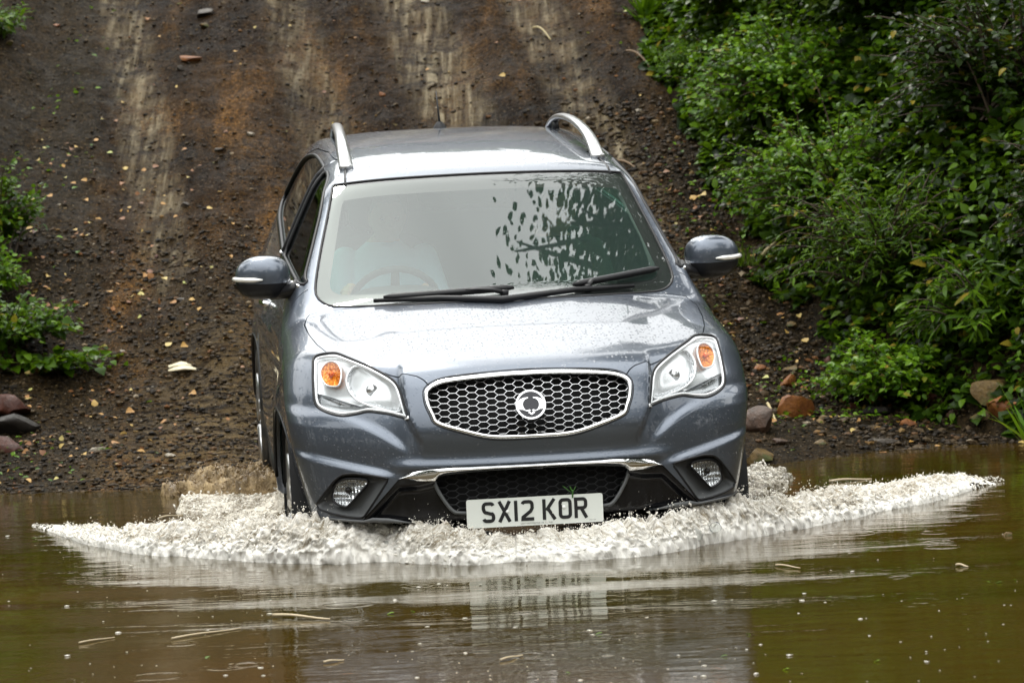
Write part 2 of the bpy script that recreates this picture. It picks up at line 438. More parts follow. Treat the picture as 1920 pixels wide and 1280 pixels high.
# side view outlines (y,z)
DLO=smooth_curve([(1.31,1.185),(1.36,1.215),(1.54,1.345),(1.76,1.487),(1.96,1.552),(2.20,1.580),(2.70,1.597),(3.1,1.590),(3.45,1.545),(3.72,1.43),(3.80,1.345),(3.70,1.322),(3.2,1.288),(2.6,1.252),(2.0,1.218),(1.6,1.196)],True,4)
FD=[(1.34,.40),(1.32,.60),(1.27,1.12),(1.27,1.20),(1.50,1.365),(1.72,1.513),(1.95,1.582),(2.20,1.610),(2.285,1.612),(2.29,1.1),(2.28,.40)]
RD=[(2.295,.40),(2.305,1.1),(2.30,1.612),(2.70,1.626),(3.12,1.616),(3.42,1.575),(3.50,1.30),(3.40,.92),(3.18,.74),(3.05,.58),(3.02,.40)]
BON=sym([(0,-.02),(.18,-.0),(.30,.03),(.36,.07),(.40,.115),(.46,.15),(.52,.20),(.60,.27),(.675,.36),(.722,.46),(.755,.62),(.775,.80),(.785,1.0),(.765,1.12),(.70,1.125),(.5,1.075),(.25,1.045),(0,1.035)])

car=empty("sport_utility_car"); car.matrix_world=CAR_M
tag(car,"wet blue grey four wheel drive car nosing into the brown water","car")
M['headliner']=mat("grey_interior_lining",(.30,.30,.29),.9)
V,F=make_shell()
_mi=np.zeros(len(F),int); _mi[len(F)//2:]=1
shell=mk("shell",V,F,[M['paint'],M['headliner']],None,mi=_mi)
cyls=[]
for yc in(.88,3.53):
    for s in(-1,1):
        mb=MB(); n=64
        pr=[(yc+.395*math.cos(2*math.pi*k/n),.345+.395*math.sin(2*math.pi*k/n)) for k in range(n)]
        cyls.append(prism(pr,'x',s*.55,s*1.2))
def two(poly,a,b): return [prism(poly,'y',a,b),prism(mirror(poly),'y',a,b)]
bon_c=prism(resample(BON,.03),'z',.80,1.30)
bon_hole=prism(offset_poly(resample(BON,.03),.0035),'z',.80,1.30)
hlh=two(offset_poly(HL,.003),-.5,.80)
fogh=two(FOG,-.5,.45); grh=[prism(GR,'y',-.5,.4)]; loh=[prism(resample(LO,.03),'y',-.5,.6)]
wsh=[prism(WS,'y',.9,2.2)]
dloh=[prism(resample(DLO,.03),'x',.4*s,1.2*s) for s in(-1,1)]
bonc=[bon_hole]
# bonnet cut first (front stops at the nose seam drawn by the grille and lamp tops)
nose=prism(sym([(0,.951),(.205,.944),(.290,.937),(.338,.928),(.374,.911),(.393,.899),(.440,.903),(.481,.912),(.503,.930),(.573,.968),(.656,.998),(.706,1.006),(.771,.993),(.80,.98),(1.2,.98),(1.2,.3),(0,.3)]),'y',-.5,.40)
bonnet_me=boolean(shell,[bon_c],'INTERSECT')
tmp=bpy.data.objects.new("bonnet_tmp",bonnet_me)
bonnet_me=boolean(tmp,[nose]+hlh,'DIFFERENCE')
# opening in the body for the bonnet = bonnet outline minus the nose region
bh=bpy.data.objects.new("bh",boolean(bon_hole,[prism(offset_poly(sym([(0,.951),(.205,.944),(.290,.937),(.338,.928),(.374,.911),(.393,.899),(.440,.903),(.481,.912),(.503,.930),(.573,.968),(.656,.998),(.706,1.006),(.771,.993),(.80,.98),(1.2,.98),(1.2,.3),(0,.3)]),-.004),'y',-.5,.405)],'DIFFERENCE'))
doorcut=[];doors=[]
for s in(-1,1):
    for nm,poly in(("front_door",FD),("rear_door",RD)):
        pl=resample(poly,.04)
        wg=prism(offset_poly(WS,.028 if np.sum(WS[:,0]*np.roll(WS[:,1],-1)-WS[:,1]*np.roll(WS[:,0],-1))>0 else .028),'y',.5,2.05)
        def minus_ws(q):
            mq=boolean(q,[wg],'DIFFERENCE'); bpy.data.objects.remove(q); q=bpy.data.objects.new("cutter",mq); return q
        doorcut.append(minus_ws(prism(offset_poly(pl,.003),'x',.50*s,1.2*s)))
        c=minus_ws(prism(offset_poly(pl,-.0015),'x',.50*s,1.2*s))
        o=bpy.data.objects.new("d",boolean(shell,[c],'INTERSECT'))
        me=boolean(o,dloh+cyls,'DIFFERENCE'); shell_normals(me); me.name=nm
        d=bpy.data.objects.new(nm,me); link(d,car); doors.append((s,nm,d))
me=boolean(shell,[bh]+hlh+fogh+grh+loh+wsh+dloh+cyls+doorcut,'DIFFERENCE')
shell_normals(me); body=bpy.data.objects.new("body",me); link(body,car)
shell_normals(bonnet_me); bonnet=bpy.data.objects.new("bonnet",bonnet_me); link(bonnet,car)
for c in [shell]+cyls+hlh+fogh+grh+loh+wsh+dloh+[bon_c,bon_hole,nose,bh]+doorcut:
    try: bpy.data.objects.remove(c)
    except Exception: pass
for o in list(sc.collection.objects):
    if o.name.startswith("cutter"): bpy.data.objects.remove(o)
# ------------------------------------------------------------------ glass
def clip(P,c,keep_less):
    P=[tuple(p) for p in P]; out=[]
    for i in range(len(P)):
        a=P[i];b=P[(i+1)%len(P)]; ia=(a[0]<c)==keep_less; ib=(b[0]<c)==keep_less
        if ia: out.append(a)
        if ia!=ib:
            t=(c-a[0])/(b[0]-a[0]); out.append((c,a[1]+(b[1]-a[1])*t))
    return np.array(out)
def ringpatch(A,B,name,m,parent,depth,n=200,rows=4,ax='y',side=1):
    A=np.array(A,float);B=np.array(B,float)
    def rs(P):
        c=P.mean(0); P=resample(P,.01); 
        an=np.arctan2(P[:,1]-c[1],(P[:,0]-c[0])*.35); k=np.argmin(an); P=np.roll(P,-k,0); an=np.roll(an,-k)
        if np.sum(P[:,0]*np.roll(P[:,1],-1)-P[:,1]*np.roll(P[:,0],-1))<0: P=P[::-1]
        Q=np.vstack([P,P[:1]]); L_=np.r_[0,np.cumsum(np.linalg.norm(np.diff(Q,axis=0),axis=1))]
        s=np.linspace(0,L_[-1],n,endpoint=False); return np.stack([np.interp(s,L_,Q[:,i]) for i in(0,1)],1)
    A=rs(A);B=rs(B)
    # match each outer point to nearest inner point
    j=np.array([np.argmin(((B-a)**2).sum(1)) for a in A]); B=B[j]
    Q=np.vstack([A+(B-A)*t for t in np.linspace(0,1,rows)])
    V=skin_pt(Q[:,0],Q[:,1]); V[:,1]+=depth
    F=[(r*n+i,(r+1)*n+i,(r+1)*n+(i+1)%n,r*n+(i+1)%n) for r in range(rows-1) for i in range(n)]
    o=mk(name,V,F,m,parent); return o
def skin_line(P,depth=0):
    P=np.array(P,float); V=skin_pt(P[:,0],P[:,1]); V[:,1]+=depth; return V
def side_line(P,s,depth=0):
    P=np.array(P,float); P0=np.stack([np.full(len(P),1.2*s),P[:,0],P[:,1]],1); P1=P0.copy(); P1[:,0]=.2*s
    V=solve(P0,P1,0); V[:,0]-=s*depth; return V
ws=patch(resample(WS,.02),"windscreen",M['windscreen'],car,depth=.003,rings=26)
M['frit']=mat("ceramic_band",(.030,.027,.028),.35)
ringpatch(WS,WSC,"windscreen_band",M['frit'],ws,.009)
_m=bpy.data.materials.new("painted_haze_film"); _m.use_nodes=True; _t=_m.node_tree; _t.nodes.clear(); _o=_t.nodes.new("ShaderNodeOutputMaterial"); _x=_t.nodes.new("ShaderNodeMixShader"); _x.inputs[0].default_value=.07
_a=_t.nodes.new("ShaderNodeBsdfTransparent"); _a.inputs[0].default_value=(.92,.97,.95,1); _b=_t.nodes.new("ShaderNodeBsdfDiffuse"); _b.inputs[0].default_value=(.62,.78,.75,1)
_t.links.new(_a.outputs[0],_x.inputs[1]); _t.links.new(_b.outputs[0],_x.inputs[2]); _t.links.new(_x.outputs[0],_o.inputs[0])
patch(resample(WSC,.02),"painted_haze",_m,ws,depth=.006,rings=16)  # pale sheet that paints bright haze over the clear part of the windscreen
mb=MB(); mb.tube(skin_line(resample(WS,.02),.001),.0055,8,closed=True); mb.build("windscreen_seal",M['black'],ws)
for s,nm,d in doors:
    P=clip(resample(DLO,.02),2.17,True) if nm=="front_door" else clip(resample(DLO,.02),2.31,False)
    P=resample(P,.03)
    g=patch(P,"window",M['sideglass'],d,depth=.010,rings=8,axis='x',side=s)
    mb=MB(); mb.tube(side_line(P,s,.004),.009,8,closed=True); mb.build("window_frame",M['black'],d)
    if nm=="front_door":
        bp=clip(clip(resample(DLO,.02),2.31,True),2.17,False)
        patch(resample(bp,.03),"door_pillar",M['blackgloss'],d,depth=.004,rings=5,axis='x',side=s)
    # belt strip, handle
    y0,y1=(1.33,2.29) if nm=="front_door" else(2.31,3.70)
    ys=np.linspace(y0,y1,24); zs=np.interp(ys,[1.3,1.6,2.0,2.6,3.2,3.7],[1.178,1.187,1.209,1.243,1.279,1.313])
    mb=MB(); mb.tube(side_line(np.stack([ys,zs],1),s,-.001),.007,8); mb.build("belt_strip",M['chrome'],d)
    yh=2.02 if nm=="front_door" else 3.08
    hy=np.linspace(yh,yh+.20,11); hz=np.full(11,1.04 if nm=="front_door" else 1.07)
    hp=side_line(np.stack([hy,hz],1),s,0); k=np.sin(np.linspace(0,math.pi,11))**.5*.038; hp[:,0]+=s*k*.7
    mb=MB(); mb.tube(hp,[.009]+[.013]*9+[.009],8); mb.build("handle",M['chrome'],d)
# ------------------------------------------------------------------ lamps
M['housing']=mat("lamp_housing_silver",(.80,.81,.82),.2,.45)
m=mat("lamp_reflector",(.78,.79,.80),.12,.85); o_=objco(m)
wv=N(m,"ShaderNodeTexWave",wave_type='BANDS',bands_direction='X'); wv.inputs["Scale"].default_value=26; wv.inputs["Distortion"].default_value=.6; L(m,o_,wv.inputs["Vector"])
wv2=N(m,"ShaderNodeTexWave",wave_type='BANDS',bands_direction='Z'); wv2.inputs["Scale"].default_value=13; wv2.inputs["Distortion"].default_value=1; L(m,o_,wv2.inputs["Vector"])
b_=bump(m,wv.outputs["Fac"],.9,.008); L(m,bump(m,wv2.outputs["Fac"],.6,.006,b_),bsdf(m).inputs["Normal"]); M['reflector']=m
m=mat("amber_reflector",(1.0,.30,.02),.22,.45); o_=objco(m)
vo=N(m,"ShaderNodeTexVoronoi"); vo.inputs["Scale"].default_value=85; L(m,o_,vo.inputs["Vector"])
L(m,bump(m,vo.outputs["Distance"],.9,.006),bsdf(m).inputs["Normal"]); L(m,mixc(m,vo.outputs["Distance"],(1.0,.36,.03),(.45,.10,.0)),bsdf(m).inputs["Base Color"]); M['amber']=m
M['bulb']=mat("bulb_cap",(.5,.5,.5),.1,1)
SIDELAMP=smooth_curve([(.776,.862),(.70,.846),(.625,.826),(.598,.816),(.645,.804),(.70,.798),(.752,.810),(.778,.832)],True,3)
def sd(P,s): return mirror(P) if s<0 else np.array(P)
for s in(1,-1):
    h=patch(sd(HL,s),"headlight",M['housing'],car,depth=.010,rings=12,depthfn=lambda Q,t:.038*np.clip((1-t)/.28,0,1)**.6)
    mb=MB(); mb.tube(skin_line(sd(HL,s),.004),.0055,8,closed=True); mb.build("seal",M['black'],h)
    mb=MB(); mb.tube(skin_line(sd(offset_poly(HL,-.009),s),.005),.0055,8,closed=True); mb.build("bezel",M['housing'],h)
    patch(sd(offset_poly(HL,-.003),s),"clear_cover",M['lens'],h,depth=-.001,rings=10)
    bw=patch(sd(BOWL,s),"reflector",M['reflector'],h,depth=.022,rings=14,depthfn=lambda Q,t:.075*np.clip(1-t*t,0,1)**.8)
    mb=MB(); mb.tube(skin_line(sd(BOWL,s),.020),.0045,8,closed=True); mb.build("reflector_rim",M['housing'],h)
    p=skin_pt(np.array([.575*s]),np.array([.882]))[0]
    mb=MB(); mb.sphere((p[0],p[1]+.055,p[2]),(.011,.018,.011),16,10); mb.tube([(p[0],p[1]+.04,p[2]),(p[0],p[1]+.08,p[2])],.022,16); mb.build("bulb",M['bulb'],h)
    patch(sd(AMB,s),"turn_signal",M['amber'],h,depth=.016,rings=9,depthfn=lambda Q,t:.030*np.clip(1-t*t,0,1)**.8)
    p=skin_pt(np.array([.722*s]),np.array([.935]))[0]
    mb=MB(); mb.sphere((p[0],p[1]+.03,p[2]),(.011,.018,.011),12,8); mb.build("amber_bulb",mat("amber_bulb",(.75,.14,.0),.12,.2),h)
    mb=MB(); mb.tube(skin_line(sd(AMB,s),.016),.0035,8,closed=True); mb.build("signal_rim",M['housing'],h)
    patch(sd(SIDELAMP,s),"side_lamp",mat("side_lamp_reflector",(.34,.35,.36),.18,.8),h,depth=.022,rings=6,depthfn=lambda Q,t:.015*(1-t*t))
    # fog lamp
    f=patch(sd(FOG,s),"fog_lamp",M['grey_plastic'],car,depth=.002,rings=12,depthfn=lambda Q,t:.050*np.clip((1-t)/.30,0,1),center=(.682*s,.503))
    mb=MB(); mb.tube(skin_line(sd(FOG,s),.000),.0045,8,closed=True); mb.build("pocket_edge",M['black'],f)
    FL=np.array(FLAMP); FL=FL.mean(0)+(FL-FL.mean(0))*1.04
    patch(sd(FL,s),"fog_reflector",M['reflector'],f,depth=.020,rings=9,depthfn=lambda Q,t:.030*(1-t*t))
    patch(sd(FL,s),"fog_glass",M['lens'],f,depth=.012,rings=6)
    mb=MB(); mb.tube(skin_line(sd(FL,s),.014),.005,8,closed=True); mb.build("fog_rim",M['black'],f)
    p=skin_pt(np.array([.683*s]),np.array([.515]))[0]
    mb=MB(); mb.sphere((p[0],p[1]+.032,p[2]),(.013,.014,.013),12,8); mb.build("fog_bulb",M['black'],f)
# ------------------------------------------------------------------ grille
def hexnet(poly,px,pz,a,width,deep,depth,name,m,parent,phase=(0,0)):
    poly=np.array(poly); x0,z0=poly.min(0)-.05; x1,z1=poly.max(0)+.05
    segs=[]; nx=int((x1-x0)/px)+3; nz_=int((z1-z0)/pz)+3
    cx0=-math.ceil(nx/2)*px+phase[0]; cz0=(z0+z1)/2-math.ceil(nz_/2)*pz+phase[1]
    for i in range(2*nx+2):
        for k in range(nz_+2):
            cx=cx0+i*px/2; cz=cz0+k*pz+(pz/2 if i%2 else 0)
            segs.append(((cx-a,cz),(cx+a,cz)))
            for sgn in(-1,1):
                segs.append(((cx+a,cz),(cx+px/2-a,cz+sgn*pz/2)))
    mb=MB(); P=[];Q=[]
    for A,B in segs:
        A=np.array(A);B=np.array(B); n=5; t=np.linspace(0,1,n+1)[:,None]; pts=A+(B-A)*t
        mid=(pts[1:]+pts[:-1])/2; ins=inside(poly,mid)
        for k in range(n):
            if ins[k]: P.append(pts[k]);Q.append(pts[k+1])
    P=np.array(P);Q=np.array(Q)
    A3=skin_pt(P[:,0],P[:,1]);B3=skin_pt(Q[:,0],Q[:,1]); A3[:,1]+=depth;B3[:,1]+=depth
    d=Q-P; d/=np.linalg.norm(d,axis=1)[:,None]; nrm=np.stack([-d[:,1],np.zeros(len(d)),d[:,0]],1)*width/2
    dv=np.array([0,deep,0]); ov=np.stack([d[:,0],np.zeros(len(d)),d[:,1]],1)*width*.35
    A3=A3-ov; B3=B3+ov
    rnd=np.array([0,width*.45,0])
    V=np.stack([A3-nrm+rnd,A3,A3+nrm+rnd,A3+nrm+dv,A3-nrm+dv,B3-nrm+rnd,B3,B3+nrm+rnd,B3+nrm+dv,B3-nrm+dv],1).reshape(-1,3)
    F=[]
    base=np.arange(len(P))*10
    for q in((0,5,6,1),(1,6,7,2),(2,7,8,3),(4,9,5,0)): F.append(base[:,None]+np.array(q)[None,:])
    return mk(name,V,np.vstack(F),m,parent,False)
gi=offset_poly(GR,-.020)
gr=hexnet(offset_poly(GR,-.012),.0710,.0236,.0110,.0021,.012,.018,"grille_mesh",mat("bright_mesh_metal",(.62,.62,.63),.2,.9),None,(0,.003))
grille=empty("grille"); grille.parent=car; gr.parent=grille
# frame: broad rounded chrome band round the opening
def bandtube(P,w,dep,name,m,parent,off=0,n=10):
    """closed band of width w following outline P (centre-line), bulging outwards"""
    P=np.array(P); out=[]
    for k in range(n):
        a=math.pi*k/(n-1); o=-math.cos(a)*w/2; h=math.sin(a)*dep
        V=skin_line(offset_poly(P,o),off); V[:,1]-=h; out.append(V)
    V=np.vstack(out); m_=len(P)
    F=[(r*m_+i,r*m_+(i+1)%m_,(r+1)*m_+(i+1)%m_,(r+1)*m_+i) for r in range(n-1) for i in range(m_)]
    return mk(name,V,F,m,parent)
bandtube(offset_poly(GR,-.008),.017,.011,"grille_frame",M['chrome'],grille,.004)
patch(offset_poly(GR,.004),"grille_backing",M['blackmatt'],grille,depth=.10,rings=4)
mb=MB(); 
V0=skin_line(offset_poly(GR,-.012),.006); V1=V0.copy(); V1[:,1]+=.10; n_=len(V0)
mb.add(np.vstack([V0,V1]),[(i,(i+1)%n_,n_+(i+1)%n_,n_+i) for i in range(n_)]); mb.build("grille_surround",M['black'],grille)
# dark seam over the frame
mb=MB(); mb.tube(skin_line(offset_poly(GR,.003),.002),.0032,6,closed=True); mb.build("frame_seam",M['black'],grille)
# badge
def frame_at(x,z,off):
    p=skin_pt(np.array([x]),np.array([z]))[0]; p1=skin_pt(np.array([x]),np.array([z+.04]))[0]; p0=skin_pt(np.array([x]),np.array([z-.04]))[0]
    up=Vector(p1-p0).normalized(); rt=Vector((1,0,0)); nn=up.cross(rt).normalized() # points forward (-y)?
    nn=rt.cross(up).normalized()
    if nn.y>0: nn=-nn
    return Vector(p)+nn*off,rt,up,nn
def extrude_poly(polys,fr,sc_,h0,h1,name,m,parent,bev=0,smooth=False):
    o,rt,up,nn=fr; bm=bmesh.new()
    for P in polys:
        P=[tuple(q) for q in P]
        A=sum(P[i][0]*P[(i+1)%len(P)][1]-P[i][1]*P[(i+1)%len(P)][0] for i in range(len(P)))
        if A<0: P=P[::-1]
        lo=[bm.verts.new(o+rt*(x*sc_)+up*(y*sc_)+nn*h0) for x,y in P]
        hi=[bm.verts.new(o+rt*(x*sc_)+up*(y*sc_)+nn*h1) for x,y in P]
        f=bm.faces.new(hi); f.normal_update(); n=len(P)
        for i in range(n): bm.faces.new((lo[i],lo[(i+1)%n],hi[(i+1)%n],hi[i]))
    bmesh.ops.triangulate(bm,faces=[f for f in bm.faces if len(f.verts)>4],ngon_method='EAR_CLIP')
    bmesh.ops.recalc_face_normals(bm,faces=bm.faces[:])
    me=bpy.data.meshes.new(name); bm.to_mesh(me); bm.free(); me.materials.append(m)
    me.polygons.foreach_set("use_smooth",[smooth]*len(me.polygons))
    return link(bpy.data.objects.new(name,me),parent)
fr=frame_at(0,.825,.004)
circ=lambda r,n=48:[(r*math.cos(2*math.pi*k/n),r*math.sin(2*math.pi*k/n)) for k in range(n)]
badge=extrude_poly([circ(.0565)],fr,1,-.02,.010,"badge",M['chrome'],grille)
extrude_poly([circ(.0495)],fr,1,.008,.0112,"badge_field",mat("badge_dark_field",(.010,.010,.016),.25),badge)
wing=[(-.17,.50),(-.45,.48),(-.74,.38),(-.93,.12),(-.95,-.10),(-.84,-.33),(-.55,-.41),(-.27,-.50),(-.03,-.45),(-.12,-.37),(-.32,-.43),(-.44,-.36),(-.54,-.18),(-.57,0),(-.53,.18),(-.40,.35),(-.17,.44)]
wing=[tuple(q) for q in wing]
chev=[(-.23,-.60),(-.13,-.50),(0,-.64),(.13,-.50),(.25,-.60),(.01,-.76)]
em=[[(x*.054,y*.054) for x,y in wing],[(-x*.054,y*.054) for x,y in wing],[(x*.054,y*.054) for x,y in chev]]
extrude_poly(em,fr,1,.011,.0150,"emblem",M['chrome'],badge)
fl=[[(-.86,-.14),(-.60,-.34),(-.36,-.44),(-.60,-.31)],[(-.88,-.22),(-.66,-.37),(-.42,-.46),(-.66,-.345)]]
fl=[[(x*.054,y*.054) for x,y in q] for q in fl]; fl+=[[(-x,y) for x,y in q] for q in fl]
_el=mat("emblem_line",(.02,.02,.03),.4)
for q in fl: extrude_poly([q],fr,1,.0149,.0155,"feather_line",_el,badge)
# ------------------------------------------------------------------ bumper trim, lower grille
def strip(xs,zt,zb,rows,depthfn,name,m,parent,drop=None):
    n=len(xs); V=[]
    for r in range(rows):
        t=r/(rows-1); z=zt+(zb-zt)*t; P=skin_pt(xs,z); P[:,1]+=depthfn(xs,z,t); V.append(P)
    V=np.vstack(V); F=np.array([(r*n+i,(r+1)*n+i,(r+1)*n+i+1,r*n+i+1) for r in range(rows-1) for i in range(n-1)])
    if drop is not None:
        c=V[F].mean(1); F=F[~drop(c[:,[0,2]])]
    return mk(name,V,F,m,parent)
xs=np.linspace(-.499,.499,121); ax=np.abs(xs)
zt=np.interp(ax,[0,.15,.30,.386,.430,.465,.499],[.6085,.6085,.606,.601,.595,.585,.566])
zb=np.interp(ax,[0,.15,.241,.325,.350,.366,.42,.47,.499],[.594,.593,.589,.581,.574,.557,.557,.561,.565])
strip(xs,zt,zb,9,lambda x,z,t:-.004-.010*np.sin(math.pi*t)+.010*sstep(.43,.5,np.abs(x)),"chrome_strip",M['chrome'],car)
xs=np.linspace(-.655,.655,141); ax=np.abs(xs)
zt=np.interp(ax,[0,.36,.42,.497,.56,.636,.655],[.595,.575,.559,.562,.495,.410,.395]); zb=np.interp(ax,[0,.40,.60,.655],[.31,.32,.35,.37])
bl=strip(xs,zt,zb,36,lambda x,z,t:.006+.030*sstep(0.,.035,np.interp(np.abs(x),[0,.36,.42,.497,.655],[.56,.56,.545,.54,.38])-z)*(1-.7*sstep(.40,.36,z)),"lower_bumper",M['blackgloss'],car,drop=lambda q:inside(offset_poly(LGR,-.004),q))
lg=empty("lower_grille"); lg.parent=car
hexnet(offset_poly(LGR,-.004),.075,.026,.011,.0035,.010,.045,"grille_mesh",mat("black_mesh_plastic",(.016,.016,.017),.35),lg)
mb=MB(); mb.tube(skin_line(LGR,.028),.0075,8,closed=True); mb.build("grille_frame",M['grey_plastic'],lg)
patch(LGR,"grille_backing",M['blackmatt'],lg,depth=.10,rings=4)
for s in(1,-1):
    xs=np.linspace(.40,.836,40)*s; ax=np.abs(xs)
    zt=np.interp(ax,[.40,.443,.543,.60,.636,.80,.836],[.392,.396,.418,.420,.408,.412,.420]); zb=np.interp(ax,[.40,.557,.65,.80,.836],[.389,.388,.392,.400,.410])
    strip(xs,zt,zb,6,lambda x,z,t:-.006+.014*t-.010*np.sin(math.pi*t),"bumper_lip",M['grey_plastic'],car)
xs=np.linspace(-.80,.80,80); ax=np.abs(xs)
strip(xs,np.interp(ax,[0,.5,.8],[.335,.372,.405]),np.interp(ax,[0,.5,.8],[.27,.28,.30]),6,lambda x,z,t:.03+.10*t,"undertray",M['black'],car)
# ------------------------------------------------------------------ number plate
plate=empty("number_plate"); plate.parent=car; plate.location=(0.001,-.004,.4285)
PR=lambda w,h,r:[(cx+r*math.cos(a),cy+r*math.sin(a)) for cx,cy,a0 in((w-r,h-r,0),(-w+r,h-r,90),(-w+r,-h+r,180),(w-r,-h+r,270)) for a in[R(a0+k*22.5) for k in range(5)]]
fp=(Vector((0,0,0)),Vector((1,0,0)),Vector((0,.06,1)).normalized(),Vector((0,-1,.06)).normalized())
m=mat("plate_white",(.66,.68,.63),.28,Coat_Weight=.4)
extrude_poly([PR(.2565,.0535,.008)],fp,1,-.006,0,"plate_board",m,plate)
mk_=mat("plate_black",(.008,.008,.008),.45)
def stroke(pts,w=.0128,closed=False):
    """mitred ribbon along a polyline"""
    P=np.array(pts,float); n=len(P); Lf=[];Rt=[]
    for i in range(n):
        a=P[(i-1)%n] if(closed or i>0) else None; b=P[(i+1)%n] if(closed or i<n-1) else None
        d0=(P[i]-a)/np.linalg.norm(P[i]-a) if a is not None else None
        d1=(b-P[i])/np.linalg.norm(b-P[i]) if b is not None else None
        if d0 is None: d0=d1
        if d1 is None: d1=d0
        n0=np.array([-d0[1],d0[0]]);n1=np.array([-d1[1],d1[0]]); mm=n0+n1; mm/=np.linalg.norm(mm)
        k=w/2/max(.35,mm@n0); Lf.append(P[i]+mm*k);Rt.append(P[i]-mm*k)
    if closed:
        return [[Lf[i],Lf[(i+1)%n],Rt[(i+1)%n],Rt[i]] for i in range(n)]
    return [[Lf[i],Lf[i+1],Rt[i+1],Rt[i]] for i in range(n-1)]
W_,H_=.0185,.0325   # half size of a character's centre line
c_=.011
def arc(cx,cy,r,a0,a1,n=4): return [(cx+r*math.cos(R(a0+(a1-a0)*k/n)),cy+r*math.sin(R(a0+(a1-a0)*k/n))) for k in range(n+1)]
glyph={
'S':[arc(W_-c_,H_-c_,c_,15,90)+arc(-W_+c_,H_-c_,c_,90,180)+[(-W_,.013)]+arc(-W_+c_+.002,.010,.0115,185,235,3)+[(W_-.010,-.006)]+arc(W_-c_-.001,-.015,.0115,50,0,3)+arc(W_-c_,-H_+c_,c_,0,-90)+arc(-W_+c_,-H_+c_,c_,-90,-165)],
'X':[[(-W_-.001,H_+.0064),(W_+.001,-H_-.0064)],[(W_+.001,H_+.0064),(-W_-.001,-H_-.0064)]],
'I':[[(0,H_+.0064),(0,-H_-.0064)]],
'2':[arc(-W_+c_,H_-c_,c_,165,90)+arc(W_-c_,H_-c_,c_,90,0)+[(W_,.008),(W_-.006,-.003),(-W_+.002,-H_+.008),(-W_+.001,-H_)]+[(W_+.0064,-H_)]],
'K':[[(-W_,H_+.0064),(-W_,-H_-.0064)],[(W_+.002,H_+.0064),(-W_+.008,-.004)],[(-.006,.006),(W_+.003,-H_-.0064)]],
'O':[arc(W_-c_,H_-c_,c_,0,90)+arc(-W_+c_,H_-c_,c_,90,180)+arc(-W_+c_,-H_+c_,c_,180,270)+arc(W_-c_,-H_+c_,c_,270,360)],
'R':[[(-W_,H_+.0064),(-W_,-H_-.0064)],[(-W_,H_)]+arc(W_-c_,H_-c_,c_,90,0)+arc(W_-c_,.010,c_,0,-90)+[(-W_,-.001)],[(.001,-.001),(W_+.002,-H_-.0064)]],
}
lay=0
for ch,x in(('S',-.175),('X',-.1145),('I',-.0717),('2',-.029),('K',.053),('O',.1137),('R',.1726)):
    polys=[]
    for k,st in enumerate(glyph[ch]):
        for q in stroke(st,closed=(ch=='O')): polys.append([(p[0]+x,p[1]+.0035) for p in q])
    mb=MB(); o,rt,up,nn=fp
    for k,q in enumerate(polys):
        A=sum(q[i][0]*q[(i+1)%4][1]-q[i][1]*q[(i+1)%4][0] for i in range(4)); q=q if A>0 else q[::-1]
        h=.0012+.00004*k
        mb.add([o+rt*p[0]+up*p[1]+nn*h for p in q],[(0,1,2,3)])
    mb.build("plate_character",mk_,plate,False)
def text(body,size,x,y,name,parent,fr,m,h=.0012,sx=1.0):
    cu=bpy.data.curves.new(name,'FONT'); cu.body=body; cu.size=size; cu.align_x='CENTER'
    t=bpy.data.objects.new("t",cu); sc.collection.objects.link(t); dg=bpy.context.evaluated_depsgraph_get(); dg.update()
    me=bpy.data.meshes.new_from_object(t.evaluated_get(dg)); bpy.data.objects.remove(t)
    o,rt,up,nn=fr
    for v in me.vertices: v.co=o+rt*(x+v.co.x*sx)+up*(y+v.co.y)+nn*h
    me.materials.clear(); me.materials.append(m); return link(bpy.data.objects.new(name,me),parent)
text("UNITY AUTOMOTIVE LTD  PE1 5QU",.0072,.005,-.0475,"small_print",plate,fp,mk_,sx=1.05)
text("BS AU 145D",.0045,.215,-.0455,"small_print",plate,fp,mk_)
_sc=mat("screw_cap",(.75,.75,.72),.3)
for x,z in((-.1035,.003),(.1085,.009)):
    mb=MB(); mb.lathe([(-.001,.0),(-.0052,.0),(-.0048,.0035),(-.002,.0062),(.002,.0065)],16,(x,-.001,z),'y')
    mb.build("plate_screw",_sc,plate)
# a sprig of weed caught behind the plate
sp=MB()
for a,b,l in((-50,.10,.05),(-20,.10,.03),(25,.10,.03)):
    p0=Vector((.144,-.006,.488)); 
    d=Vector((math.sin(R(a)),-.2,math.cos(R(a)))); pts=[p0+d*l*k/4 for k in range(5)]
    sp.tube(pts,[.0015,.002,.004,.004,.0008],5,flat=.4)
sp.tube([(.144,-.004,.47),(.145,-.004,.50)],.0028,6)
gs=sp.build("weed_sprig",mat("weed_green",(.05,.16,.02),.5),None); gs.matrix_world=CAR_M
tag(gs,"tiny green weed sprig caught between the number plate and the black lower grille","weed")
